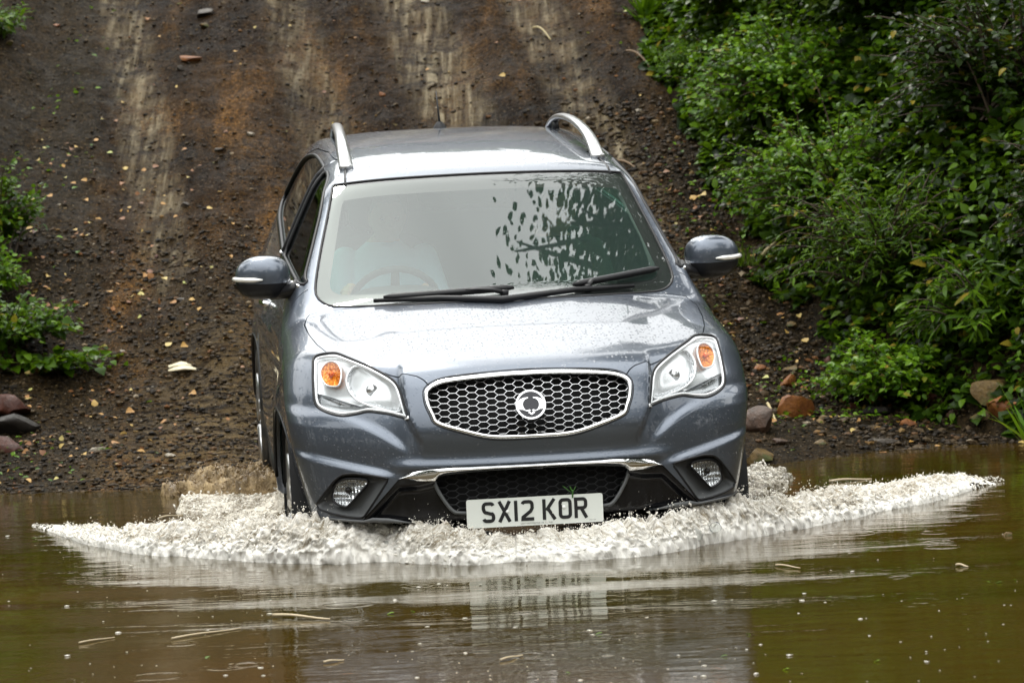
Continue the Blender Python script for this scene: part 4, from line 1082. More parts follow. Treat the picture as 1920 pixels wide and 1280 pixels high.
rut=math_(m,'MULTIPLY',rut,up.outputs[0]); rutm=math_(m,'MULTIPLY',math_(m,'MULTIPLY',rut,ramp(m,n2.outputs[0],[(.40,.12),(.56,1)])),ramp(m,noise(m,pos,1.1,3).outputs[0],[(.36,.50),(.60,1)]))
rcol=ramp(m,ns.outputs[0],[(.35,(.035,.024,.014)),(.50,(.14,.125,.11)),(.64,(.36,.355,.37))])
base=mixc(m,math_(m,'MULTIPLY',rutm,.85),base,rcol)
# trampled pale wet mud near the water
wet=N(m,"ShaderNodeMapRange",interpolation_type='SMOOTHSTEP'); L(m,sx.outputs[1],wet.inputs[0]); wet.inputs[1].default_value=8.0; wet.inputs[2].default_value=4.6
wl=N(m,"ShaderNodeMapRange",interpolation_type='SMOOTHSTEP'); L(m,sx.outputs[0],wl.inputs[0]); wl.inputs[1].default_value=-2.4; wl.inputs[2].default_value=-1.5
wr=N(m,"ShaderNodeMapRange",interpolation_type='SMOOTHSTEP'); L(m,sx.outputs[0],wr.inputs[0]); wr.inputs[1].default_value=.9; wr.inputs[2].default_value=.3
wm=math_(m,'MULTIPLY',math_(m,'MULTIPLY',wet.outputs[0],wl.outputs[0]),wr.outputs[0])
base=mixc(m,math_(m,'MULTIPLY',math_(m,'MULTIPLY',wm,ramp(m,nl.outputs[0],[(.42,0),(.60,1)])),.75),base,(.20,.165,.125))
# grit: small coloured chips
vo=N(m,"ShaderNodeTexVoronoi"); vo.inputs["Scale"].default_value=42; L(m,pos,vo.inputs["Vector"])
chip=ramp(m,vo.outputs["Distance"],[(.16,1),(.26,0)]); sc_=N(m,"ShaderNodeSeparateColor"); L(m,vo.outputs["Color"],sc_.inputs[0])
sel=math_(m,'GREATER_THAN',sc_.outputs[0],.62); cc=ramp(m,sc_.outputs[1],[(0,(.018,.017,.017)),(.35,(.055,.045,.035)),(.6,(.13,.075,.032)),(.8,(.17,.13,.085)),(1,(.22,.21,.19))])
base=mixc(m,math_(m,'MULTIPLY',chip,sel),base,cc)
base=mixc(m,1.0,base,(.78,.655,.40),'MULTIPLY')
vo2=N(m,"ShaderNodeTexVoronoi"); vo2.inputs["Scale"].default_value=88; L(m,pos,vo2.inputs["Vector"]); sc2=N(m,"ShaderNodeSeparateColor"); L(m,vo2.outputs["Color"],sc2.inputs[0])
base=mixc(m,math_(m,'MULTIPLY',ramp(m,vo2.outputs["Distance"],[(.22,1),(.34,0)]),math_(m,'GREATER_THAN',sc2.outputs[0],.55)),base,ramp(m,sc2.outputs[1],[(0,(.006,.005,.004)),(.5,(.040,.030,.020)),(.85,(.11,.085,.06)),(1,(.24,.20,.15))]))
L(m,base,b.inputs["Base Color"])
L(m,math_(m,'SUBTRACT',ramp(m,n2.outputs[0],[(.35,.50),(.65,.80)]),math_(m,'MULTIPLY',rutm,.25)),b.inputs["Roughness"]); b.inputs["Specular IOR Level"].default_value=.04
bb=bump(m,n2.outputs[0],.9,.06); bb=bump(m,n3.outputs[0],1.0,.018,bb); bb=bump(m,n4.outputs[0],.8,.007,bb); vb=math_(m,'MULTIPLY',chip,sel); bb=bump(m,vb,.6,.012,bb); bb=bump(m,math_(m,'MULTIPLY',ns.outputs[0],rut),.9,.03,bb)
n5=noise(m,pos,120,3); bb=bump(m,n5.outputs[0],.5,.004,bb); L(m,bb,b.inputs["Normal"])
g=mk("ground",V,F,m); tag(g,kind="structure")
# ================================================================== water
m=mat("brown_pond_water",(.040,.024,.007),.025,IOR=1.33); b=bsdf(m); b.inputs["Specular IOR Level"].default_value=.5
geo=N(m,"ShaderNodeNewGeometry"); pos=geo.outputs["Position"]
na=noise(m,pos,.35,3); L(m,mixc(m,ramp(m,na.outputs[0],[(.35,0),(.65,1)]),(.050,.027,.004),(.034,.026,.003)),b.inputs["Base Color"])
mp=N(m,"ShaderNodeMapping"); mp.inputs["Scale"].default_value=(1.1,3.2,1); L(m,pos,mp.inputs[0])
w1=noise(m,mp.outputs[0],2.2,4,.5,.4); w2=noise(m,mp.outputs[0],11,3,.5,.3)
bb=bump(m,w1.outputs[0],.06,.06); bb=bump(m,w2.outputs[0],.035,.02,bb)
# rings thrown out by raindrops
for k,(sc1,wd) in enumerate(((2.3,46),(3.7,70))):
    vo=N(m,"ShaderNodeTexVoronoi"); vo.inputs["Scale"].default_value=sc1; vo.inputs["Randomness"].default_value=1; L(m,pos,vo.inputs["Vector"])
    s1=N(m,"ShaderNodeSeparateColor"); L(m,vo.outputs["Color"],s1.inputs[0])
    sn=math_(m,'SINE',math_(m,'MULTIPLY',vo.outputs["Distance"],wd)); rad=math_(m,'MULTIPLY',s1.outputs[1],.30)
    env=math_(m,'SUBTRACT',1,math_(m,'MULTIPLY',math_(m,'ABSOLUTE',math_(m,'SUBTRACT',vo.outputs["Distance"],rad)),11),True)
    h=math_(m,'MULTIPLY',math_(m,'MULTIPLY',sn,env),math_(m,'GREATER_THAN',s1.outputs[0],.62))
    bb=bump(m,h,.10,.006,bb)
L(m,bb,b.inputs["Normal"])
gx=grid_axis([(-60,-6,4),(-6,6,.06),(6,60,4)]); gy=grid_axis([(-40,-6,3),(-6,6,.06)])
X,Y=np.meshgrid(gx,gy,indexing='ij'); P=np.stack([X,Y],-1)
# long low swells rolling off the bow wave
r=np.sqrt((X-.1)**2*.55+(Y-2.2)**2); fall=np.exp(-((r-3.2)/1.3)**2)
Z=.003*fall*np.sin((r-2.6)*8.5+3*fbm(P,.8,2,4.4))*(1+fbm(P,1.2,2,9))+.003*fbm(P,1.3,2)*np.exp(-(r/6)**2)
nx,ny=X.shape; I=np.arange(nx*ny).reshape(nx,ny); F=np.stack([I[:-1,:-1],I[1:,:-1],I[1:,1:],I[:-1,1:]],-1).reshape(-1,4)
wo=mk("water",np.stack([X.ravel(),Y.ravel(),Z.ravel()],1),F,m); tag(wo,kind="structure")
# ================================================================== bow wave
def wp(px,py,h=0.0):
    """where the photo's pixel (1920 wide) meets the height h above the water; used once here to lay the wave out in plan"""
    f=7036.1; p=R(2.633); X_=(px-960)/f; Y_=(640-py)/f; c_,s_=math.cos(R(-2.45)),math.sin(R(-2.45)); dx=c_*X_-s_*Y_; dy=s_*X_+c_*Y_
    d=Vector((dx,math.cos(p)+dy*math.sin(p),-math.sin(p)+dy*math.cos(p))); t=(h-1.45)/d.z
    return (d.x*t,-14+d.y*t)
front_px=[(58,985),(110,1003),(170,1022),(240,1034),(330,1042),(430,1050),(520,1055),(620,1056),(720,1052),(800,1056),(880,1059),(960,1052),(1040,1050),(1120,1047),(1200,1041),(1280,1030),(1350,1016),(1430,1004),(1500,990),(1580,975),(1660,956),(1740,940),(1800,925),(1850,912),(1885,902)]
fpts=np.array([wp(a,b) for a,b in front_px]); fpts=smooth_curve(fpts,False,8)
fpts=resample(fpts,.0085,False); nU=len(fpts)
tg=np.gradient(fpts,axis=0); tg/=np.linalg.norm(tg,axis=1)[:,None]; nrm=np.stack([-tg[:,1],tg[:,0]],1)   # pointing back towards the car
U=np.linspace(0,1,nU)
fx=fpts[:,0]
back_px=[(40,984),(120,986),(240,988),(430,981),(520,972),(590,966),(650,970),(740,982),(880,994),(1000,996),(1150,986),(1250,961),(1330,943),(1390,929),(1440,926),(1500,925),(1600,914),(1700,904),(1800,890),(1890,898)]
def lvl(px,py): X_=px-960; Y_=640-py; return 960+X_*math.cos(R(-2.45))-Y_*math.sin(R(-2.45)), 640-(X_*math.sin(R(-2.45))+Y_*math.cos(R(-2.45)))
bl_=np.array([lvl(*q) for q in back_px])
nrm=np.stack([.25*nrm[:,0],np.ones(nU)],1); nrm/=np.linalg.norm(nrm,axis=1)[:,None]
wc=np.zeros(nU);hgt=np.zeros(nU)
for i in range(nU):
    q=fpts[i]; pxx=960+7036.1*q[0]/(q[1]+14)
    wc[i]=np.interp(pxx,[40,240,430,590,740,880,1000,1150,1250,1390,1440,1500,1660,1800,1890],[.05,.16,.22,.15,.16,.18,.18,.15,.13,.12,.16,.22,.25,.18,.05])
    d_=q[1]+14+wc[i]; hgt[i]=max(.004,1.45-(np.interp(pxx,bl_[:,0],bl_[:,1])-316.4)*d_/7036.1)
sm=lambda a,k:np.convolve(np.r_[[a[0]]*k,a,[a[-1]]*k],np.ones(2*k+1)/(2*k+1),'valid')
hgt=sm(hgt,14); width=sm(wc,20)/.5
nV=78; v=np.linspace(0,1,nV)
UU,VV=np.meshgrid(np.arange(nU),v,indexing='ij'); Wd=width[:,None]*v[None,:]
wob=.035*fbm(np.stack([fpts[:,0]*5,fpts[:,1]*0],1),1,3,2.2)+.02*fbm(np.stack([fpts[:,0]*17,fpts[:,1]*0],1),1,2,6.2)
Xw=fpts[:,0][:,None]+nrm[:,0][:,None]*(Wd-.0+wob[:,None]*(1-v)[None,:]); Yw=fpts[:,1][:,None]+nrm[:,1][:,None]*(Wd+wob[:,None]*(1-v)[None,:])
prof=np.interp(v,[0,.05,.14,.28,.40,.50,.64,.82,1],[-.10,.24,.46,.74,.94,1.0,.85,.40,-.05])
Pn=np.stack([Xw,Yw],-1)
# streaks run across the wave in its direction of travel
al=np.cumsum(np.r_[0,np.linalg.norm(np.diff(fpts,axis=0),axis=1)])[:,None]+0*Wd
Sk=np.stack([al*38+2.2*fbm(Pn,4,2)+Wd*9*np.sign(fpts[:,0][:,None]+.02),Wd*4.5],-1)
n_a=fbm(Sk,1,4,3.3); n_b=1-np.abs(fbm(Pn,22,4,8.1))*2; n_c=1-np.abs(fbm(Pn,60,2,4.4))*2
big=fbm(Pn,3.3,3,1.1)
Zw=hgt[:,None]*prof[None,:]*(1+.35*big)+ (hgt[:,None]/.085)**.6*np.clip(prof,0,1)[None,:]*(.028*n_a+.013*(n_b-.5)+.004*(n_c-.5))
lean=-.30*Zw-(.018*np.clip(n_b,0,1)+.016*np.clip(n_c,0,1)+.05*np.clip(big,-.3,1))*(hgt[:,None]/.12)*sstep(.62,.08,v)[None,:]; Xw=Xw+nrm[:,0][:,None]*lean; Yw=Yw+nrm[:,1][:,None]*lean
Zw[:, -1]=-.02; Zw[:,0]=-.012
V=np.stack([Xw.ravel(),Yw.ravel(),Zw.ravel()],1); I=np.arange(nU*nV).reshape(nU,nV)
F=np.stack([I[:-1,:-1],I[:-1,1:],I[1:,1:],I[1:,:-1]],-1).reshape(-1,4)[:,::-1]
def foam_mat(name,white,clear,lo,hi,uv=False):
    m=mat(name,white,.55); b=bsdf(m); b.inputs["IOR"].default_value=1.33; b.inputs["Subsurface Weight"].default_value=.0
    geo=N(m,"ShaderNodeNewGeometry"); pos=geo.outputs["Position"]
    mp=N(m,"ShaderNodeMapping"); mp.inputs["Scale"].default_value=(1,.45,.8); mp.inputs["Rotation"].default_value=(0,0,.25); L(m,pos,mp.inputs[0])
    if uv:
        tcn=N(m,"ShaderNodeTexCoord"); mp=N(m,"ShaderNodeMapping"); mp.inputs["Scale"].default_value=(2.6,.55,1); L(m,tcn.outputs["UV"],mp.inputs[0])
    a=noise(m,mp.outputs[0],20,6,.7,.6); c=noise(m,pos,120,3,.6); d=noise(m,pos,4,3)
    f=math_(m,'ADD',math_(m,'MULTIPLY',a.outputs[0],.72 if uv else .62),math_(m,'ADD',math_(m,'MULTIPLY',c.outputs[0],.08 if uv else .18),math_(m,'MULTIPLY',d.outputs[0],.25)))
    if uv:
        su=N(m,"ShaderNodeSeparateXYZ"); L(m,tcn.outputs["UV"],su.inputs[0]); ft=N(m,"ShaderNodeMapRange",interpolation_type='SMOOTHSTEP'); L(m,su.outputs[1],ft.inputs[0]); ft.inputs[1].default_value=.16; ft.inputs[2].default_value=.02; ft.inputs[3].default_value=0; ft.inputs[4].default_value=.17
        f=math_(m,'ADD',f,ft.outputs[0])
    fac=ramp(m,f,[(lo,0),(hi,1)]); L(m,mixc(m,fac,clear,white),b.inputs["Base Color"])
    L(m,ramp(m,fac,[(0,.06),(1,.6)]),b.inputs["Roughness"])
    bb=bump(m,a.outputs[0],.8,.02); L(m,bump(m,c.outputs[0],.18 if uv else .35,.006,bb),b.inputs["Normal"])
    return m
M['foam']=foam_mat("white_foam",(.90,.87,.80),(.30,.25,.17),.415,.60,True)
M['palefoam']=foam_mat("pale_churned_water",(.70,.65,.55),(.13,.098,.05),.46,.60)
M['muddyfoam']=foam_mat("muddy_froth",(.40,.29,.15),(.10,.062,.023),.46,.64)
_u=(F[:,0]//nV)/nU; _e=np.minimum(_u,1-_u)/.06; _n=fbm(V[F[:,0]][:,:2],38,3,2.7)
F=F[(_e>1)|(_n<(_e-.55)*.9)]
bw=mk("bow_wave",V,F,M['foam'])
uvl=bw.data.uv_layers.new(name="flow"); li=np.zeros(len(bw.data.loops),np.int32); bw.data.loops.foreach_get("vertex_index",li)
FU=np.stack([(al+0*Wd+.9*Wd*np.sign(fpts[:,0][:,None]+.02)).ravel(),(Wd+Zw*1.2).ravel()],1); uvl.data.foreach_set("uv",FU[li].ravel()); tag(bw,"white foaming bow wave curling across the water in front of the car","wave",kind="stuff")
# froth: thousands of small drops and filaments thrown off the crest
ico=bmesh.new(); bmesh.ops.create_icosphere(ico,subdivisions=1,radius=1); IV=np.array([v_.co[:] for v_ in ico.verts]); IF=np.array([[v_.index for v_ in f_.verts] for f_ in ico.faces]); ico.free()
def blobs(C,S,D=None,stretch=1.0):
    """C centres, S radii, D directions (elongation)"""
    n=len(C); J=IV[None]*(1+.25*rng.standard_normal((n,len(IV),1))*.6)
    P=J*S[:,None,None]
    if D is not None:
        D=D/np.linalg.norm(D,axis=1)[:,None]; pr=(P*D[:,None,:]).sum(2,keepdims=True); P=P+D[:,None,:]*pr*(np.asarray(stretch).reshape(-1,1,1)-1)
    P=P+C[:,None,:]; F=(IF[None]+np.arange(n)[:,None,None]*len(IV)).reshape(-1,3)
    return P.reshape(-1,3),F
n=5200; ui=(rng.random(n)*nU).astype(int); keep=rng.random(n)<(hgt[ui]/.085)**.5; ui=ui[keep]; n=len(ui)
vi=np.clip((rng.beta(1.1,1.6,n)*nV*.8).astype(int),0,nV-1)
C=np.stack([Xw[ui,vi],Yw[ui,vi],Zw[ui,vi]],1); C[:,2]+=np.abs(rng.standard_normal(n))*.008*(hgt[ui]/.08)
S=.0011+.0030*rng.random(n)**3
D=np.stack([nrm[ui,0]*-.4+.35*np.sign(C[:,0])+.5*rng.standard_normal(n),nrm[ui,1]*-.6+.4*rng.standard_normal(n),.7+.5*rng.standard_normal(n)],1)
V1,F1=blobs(C,S,D,1+2.2*rng.random(n))
# higher spray along the crest
n=2600; ui=np.clip((rng.normal(.50,.17,n)*nU).astype(int),0,nU-1); vi=np.clip((rng.normal(.5,.12,n)*nV).astype(int),0,nV-1)
C=np.stack([Xw[ui,vi],Yw[ui,vi],Zw[ui,vi]],1); C[:,2]+=rng.exponential(.010,n)*(hgt[ui]/.08)
V2,F2=blobs(C,.0009+.0022*rng.random(n)**3,None)
M['froth']=mat("froth_drops",(.80,.76,.68),.35,IOR=1.33)
M['speck']=mat("froth_specks",(.50,.47,.40),.4)
fo=mk("wave_froth",np.vstack([V1,V2]),np.vstack([F1,F2+len(V1)]),M['froth'],bw); tag(fo,kind="stuff")
# clear glassy humps of water against the bumper
gm=mat("clear_water",(.85,.87,.86),.02,Transmission_Weight=.95,IOR=1.33)
mb=MB()
for k in range(30):
    x=random.uniform(-.75,.95); c=(x,.02+.33*abs(x-.08)**2.2+random.uniform(-.05,.05),.055+random.uniform(-.012,.022))
    r=random.uniform(.012,.030); V_,F_=superell(c,(r,r*.8,r*random.uniform(.7,1.2)),Matrix.Rotation(random.uniform(-.5,.5),3,'Y'),14,10,1.0,lambda p:p*(1+.25*mnoise.noise(p*40+Vector((x*9,0,0)))))
    mb.add(V_,F_)
o=mb.build("glassy_splash",gm,bw); tag(o,kind="stuff")
# brown splash thrown back by the wheels on the left, and the churned water beside the car
def churn(name,label,pts,hg,m,parent=None,seed=0,res=.011,drops_=900,rough=.018,drop_m=None):
    """pts: plan outline of the disturbed patch; hg(P)->height"""
    P=np.array(pts); lo=P.min(0)-.02; hi=P.max(0)+.02
    gx=np.arange(lo[0],hi[0],res);gy=np.arange(lo[1],hi[1],res); X,Y=np.meshgrid(gx,gy,indexing='ij'); Q=np.stack([X,Y],-1)
    jit=.05*np.stack([fbm(Q,9,3,seed),fbm(Q,9,3,seed+5)],-1)
    ins=inside(P,Q+jit)
    h=hg(Q)
    ridge=1-np.abs(fbm(Q*np.array([1,1.8]),13,4,seed+2))*2
    Z=h*(1+.5*fbm(Q,5,3,seed))+rough*(ridge-.45)*np.clip(h/.03,.25,2.2)+rough*.5*fbm(Q,55,2,seed+3)+.003
    nx,ny=X.shape; I=np.arange(nx*ny).reshape(nx,ny); F=np.stack([I[:-1,:-1],I[1:,:-1],I[1:,1:],I[:-1,1:]],-1).reshape(-1,4)
    ok=ins[:-1,:-1]&ins[1:,:-1]&ins[1:,1:]&ins[:-1,1:]; F=F[ok.ravel()]
    # taper to the water at the rim
    use=np.zeros(nx*ny,bool); use[F.ravel()]=True; cnt=np.zeros(nx*ny); np.add.at(cnt,F.ravel(),1); Zf=Z.ravel(); Zf[use&(cnt<4)]=-.006
    V=np.stack([X.ravel(),Y.ravel(),Zf],1); mp_=-np.ones(len(V),int); mp_[use]=np.arange(use.sum())
    c=np.argwhere(ins); c=c[rng.integers(0,len(c),drops_)]; C=np.stack([gx[c[:,0]],gy[c[:,1]],Z[c[:,0],c[:,1]]+rng.exponential(.006,drops_)+h[c[:,0],c[:,1]]*.4*rng.random(drops_)],1)
    V1,F1=blobs(C,.0016+.0045*rng.random(drops_)**2.2,np.stack([rng.standard_normal(drops_),.3*rng.standard_normal(drops_),.4*np.ones(drops_)],1),1+1.5*rng.random(drops_))
    o=mk(name,V[use],mp_[F],m); tag(o,label,"splash",kind="stuff")
    d=mk("spray_drops",V1,F1,drop_m or M['froth'],o); tag(d,kind="stuff")
    return o
bump2=lambda Q,c,s:np.exp(-((Q[...,0]-c[0])/s[0])**2-((Q[...,1]-c[1])/s[1])**2)
L0=[wp(335,935),wp(400,915),wp(520,908),wp(575,915),wp(600,985),wp(480,1005),wp(380,985),wp(335,965)]
churn("splash","pale churned water beside the front wheel at the left of the car",L0,lambda Q:.014+.06*bump2(Q,wp(545,955),(.10,.5)),M['palefoam'],seed=1.5,rough=.016)
L1=[wp(405,905),wp(430,893),(-1.25,3.85),(-.85,3.95),(-.75,3.1),wp(540,925),wp(460,925)]
bm_=M['muddyfoam']; mdrop=mat("muddy_drops",(.20,.13,.055),.25)
rx,ry=-1.10,3.30
churn("muddy_splash","brown muddy splash kicked up behind the rear wheel left of the car",[(-1.66,3.42),(-1.52,3.24),(-1.32,3.05),(-1.02,2.90),(-.80,2.95),(-.80,3.6),(-1.05,3.75),(-1.40,3.64),(-1.60,3.54)],lambda Q:.022+.105*bump2(Q,(-1.10,3.20),(.17,.30))+.06*bump2(Q,(-1.36,3.40),(.20,.20)),bm_,seed=4.2,drops_=1500,rough=.034,drop_m=mdrop)
churn("ripples","dark churned ripples beside the bumper at the right of the car",[wp(1385,950),wp(1395,880),wp(1420,872),wp(1480,885),wp(1490,900),wp(1450,925),wp(1440,950)],lambda Q:.010+.03*bump2(Q,wp(1410,925),(.10,.6)),foam_mat("dark_ripple_water",(.50,.46,.38),(.060,.045,.022),.47,.62),seed=8.8,drops_=260,rough=.020)
T8=[q/8 for q in range(9)]; T9=[q/9 for q in range(10)]
# ================================================================== foliage
def leaf_mat(name,c0,c1,c2,rough=.30,trans=.34,spec=.12):
    m=mat(name,c1,rough); b=bsdf(m); geo=N(m,"ShaderNodeNewGeometry"); r=geo.outputs["Random Per Island"]
    col=ramp(m,r,[(0,c0),(.45,c1),(.9,c2),(.965,c2),(.985,(.22,.17,.02))]) ; L(m,col,b.inputs["Base Color"]); b.inputs["Specular IOR Level"].default_value=spec
    t=N(m,"ShaderNodeBsdfTranslucent"); L(m,mixc(m,.45,col,(.15,.26,.008)),t.inputs[0]); mx=N(m,"ShaderNodeMixShader"); mx.inputs[0].default_value=trans
    out=[n for n in m.node_tree.nodes if n.type=='OUTPUT_MATERIAL'][0]
    L(m,b.outputs[0],mx.inputs[1]); L(m,t.outputs[0],mx.inputs[2]); L(m,mx.outputs[0],out.inputs[0]); return m
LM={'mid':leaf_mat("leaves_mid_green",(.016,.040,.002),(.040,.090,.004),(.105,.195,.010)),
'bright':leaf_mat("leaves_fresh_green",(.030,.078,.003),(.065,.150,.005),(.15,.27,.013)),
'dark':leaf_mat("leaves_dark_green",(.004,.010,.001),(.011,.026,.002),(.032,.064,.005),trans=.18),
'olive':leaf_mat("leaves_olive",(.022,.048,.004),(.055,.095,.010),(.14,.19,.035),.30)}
M['stem']=mat("brown_stem",(.055,.035,.020),.7); M['gstem']=mat("green_stem",(.05,.09,.02),.6)
# leaf shapes: outline points (length along +y, width x), slightly folded
LEAF={'oval':([0,.18,.45,.75,1.0],[0,.24,.33,.20,0]),'long':([0,.2,.5,.8,1.0],[0,.09,.12,.08,0]),'broad':([0,.12,.40,.72,1.0],[0,.36,.46,.26,0])}
def leaves(C,D,UPv,S,shape='oval'):
    """C base, D direction, UPv rough normal, S length"""
    n=len(C); D=D/np.linalg.norm(D,axis=1)[:,None]; X=np.cross(D,UPv); X/=np.linalg.norm(X,axis=1)[:,None]+1e-9; Nn=np.cross(X,D)
    ly,lx=LEAF[shape]; V=[]
    droop=.10+.25*rng.random(n); fold=.15+.25*rng.random(n)
    for k in range(len(ly)):
        ctr=C+D*(S*ly[k])[:,None]-Nn*(S*droop*ly[k]**2)[:,None]
        V.append(ctr)
        if 0<k<len(ly)-1:
            V.append(ctr-X*(S*lx[k])[:,None]+Nn*(S*lx[k]*fold)[:,None]); V.append(ctr+X*(S*lx[k])[:,None]+Nn*(S*lx[k]*fold)[:,None])
    V=np.stack(V,1); m_=V.shape[1]
    # indices: 0; (1,2,3);(4,5,6);(7,8,9);10
    T=[]
    for a,b_ in((1,4),(4,7)): T+=[(a,a+1,b_+1,b_),(a,b_,b_+2,a+2)]
    T3=[(0,2,1),(0,1,3),(7,8,10),(7,10,9)]
    Q=np.array(T+[(p[0],p[1],p[2],p[2]) for p in T3])
    F=(Q[None]+np.arange(n)[:,None,None]*m_).reshape(-1,4)
    return V.reshape(-1,3),F
def mk_leaves(name,V,F,m,parent=None):
    # quads with a repeated last index are triangles
    tri=F[:,2]==F[:,3]; me=bpy.data.meshes.new(name); me.vertices.add(len(V)); me.vertices.foreach_set("co",V.ravel())
    Qs=F[~tri]; Ts=F[tri][:,:3]; lv=np.r_[Qs.ravel(),Ts.ravel()].astype(np.int32); me.loops.add(len(lv)); me.loops.foreach_set("vertex_index",lv)
    ls=np.r_[np.arange(len(Qs))*4,len(Qs)*4+np.arange(len(Ts))*3].astype(np.int32); me.polygons.add(len(ls)); me.polygons.foreach_set("loop_start",ls)
    me.update(calc_edges=True); me.materials.append(m); me.polygons.foreach_set("use_smooth",[True]*len(ls)); return link(bpy.data.objects.new(name,me),parent)
def shrub(name,label,cat,base,size,ntw,lpt,ls,m='mid',shape='oval',group=None,lean=(0,0,0),up=.6,droop=.5,stem=True,spread=1.0,jit=.35,root=.12):
    """twigs fan out from the base and fill an ellipsoid of half-size `size`; alternate leaves along each twig"""
    base=Vector(base); e=empty(name,base); tag(e,label,cat,group)
    st=MB(); C=[];D=[];UPs=[];S=[]
    for k in range(ntw):
        a=random.uniform(0,2*math.pi); el=random.uniform(-.1,1)**1.0; 
        tgt=Vector((math.cos(a)*size[0]*spread*random.uniform(.35,1.08),math.sin(a)*size[1]*spread*random.uniform(.35,1.08),size[2]*(up+(1.05-up)*el)*random.uniform(.55,1.1)))
        rr=math.sqrt((tgt.x/size[0])**2+(tgt.y/size[1])**2); tgt.z*=max(.15,1-.55*max(0,rr-.25)); tgt+=Vector(lean)*random.uniform(.5,1.2)
        p0=Vector((random.gauss(0,root)*size[0],random.gauss(0,root)*size[1],0)); ctrl=p0.lerp(tgt,.5)+Vector((0,0,size[2]*droop*random.uniform(.2,.7)))
        pts=[(1-t)**2*p0+2*t*(1-t)*ctrl+t*t*tgt for t in T8]
        if stem and k%2==0: st.tube(pts,[.006*(1-t*.8)*(.6+size[2]) for t in T8],4,cap=False)
        for j in range(lpt):
            t=.22+.78*(j+random.random())/lpt; i=min(7,int(t*8)); f_=t*8-i; p=pts[i].lerp(pts[i+1],f_); d=(pts[i+1]-pts[i]).normalized()
            sd_=d.cross(Vector((0,0,1))); sd_=sd_.normalized() if sd_.length>1e-3 else Vector((1,0,0))
            dd=(d*.55+sd_*(1 if j%2 else -1)*random.uniform(.5,1.1)+Vector((random.gauss(0,jit),random.gauss(0,jit),random.gauss(-.05,jit))))
            C.append(p+Vector((random.gauss(0,.008),random.gauss(0,.008),random.gauss(0,.008)))); D.append(dd); UPs.append(Vector((random.gauss(0,.45),random.gauss(-.25,.45),1))); S.append(ls*random.uniform(.55,1.25)*(1-.25*max(0,t-.8)/.2))
    V,F=leaves(np.array([tuple(c) for c in C]),np.array([tuple(c) for c in D]),np.array([tuple(c) for c in UPs]),np.array(S),shape)
    mk_leaves("foliage",V,F,LM[m],e)
    if stem: st.build("stems",M['stem'],e)
    return e
def gz(x,y): return float(ground_z(np.array(x),np.array(y)))
G="bushes on the right bank"
def bank(x,y,size,label,ntw,lpt,ls,m,shape='oval',**k):
    size=(size[0]*1.15,size[1]*1.15,size[2]*1.0); k.setdefault('up',.12)
    return shrub("bush",label,"bush",(x,y,gz(x,y)-.05),size,int(ntw*1.7),lpt,ls*.86,m,shape,G,**k)
# front row above the water, then the mass climbing the bank
bank(2.02,5.35,(.40,.33,.46),"low bright green bush overhanging the orange stones by the water",120,17,.055,'bright','oval',lean=(-.10,-.15,0))
bank(2.42,5.15,(.40,.33,.60),"broad leaved dark green dock clump above the brick rubble at the water's edge",75,10,.13,'mid','long',droop=.7)
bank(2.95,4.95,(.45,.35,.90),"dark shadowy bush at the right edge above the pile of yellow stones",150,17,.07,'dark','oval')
bank(2.05,6.1,(.50,.45,.85),"mid green bush with long pointed leaves behind the low bush by the water",150,16,.070,'mid','long',droop=.6,lean=(-.15,-.2,0))
bank(1.85,7.0,(.50,.5,.80),"bright leafy bush beside the bare soil, level with the car's mirror",210,18,.050,'bright','oval',lean=(-.15,-.2,0))
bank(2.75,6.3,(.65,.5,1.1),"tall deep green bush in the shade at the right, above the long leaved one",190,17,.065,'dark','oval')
bank(1.72,8.2,(.55,.55,.75),"fresh green bush halfway up the bank at the edge of the ramp",220,18,.052,'bright','broad',lean=(-.15,-.25,0))
bank(2.35,8.3,(.70,.6,1.05),"large pale olive bush with big catching leaves in the middle of the bank",230,17,.072,'olive','broad',lean=(-.1,-.3,0))
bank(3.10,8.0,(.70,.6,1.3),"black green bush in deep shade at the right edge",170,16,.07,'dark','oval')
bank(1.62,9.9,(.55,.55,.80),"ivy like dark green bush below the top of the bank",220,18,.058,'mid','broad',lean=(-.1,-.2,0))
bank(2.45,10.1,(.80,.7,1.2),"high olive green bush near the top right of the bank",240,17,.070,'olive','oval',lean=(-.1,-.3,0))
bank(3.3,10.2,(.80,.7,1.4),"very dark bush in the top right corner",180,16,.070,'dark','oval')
bank(1.55,11.9,(.55,.6,.80),"green bush at the top of the bank beside the ferny clump",200,17,.060,'mid','oval')
bank(2.65,12.4,(.85,.8,1.3),"spreading bush across the top of the bank in the middle of the greenery",240,16,.070,'mid','broad')
bank(1.45,13.9,(.60,.6,.8),"farthest small green bush at the top edge of the bank",170,15,.065,'mid','oval')
bank(2.1,15.0,(1.0,.8,1.2),"farthest tall bush closing the top of the bank",220,15,.08,'dark','oval')
bank(3.5,13.5,(1.1,.9,1.6),"dense black green bush behind the top right corner",220,15,.085,'dark','oval')
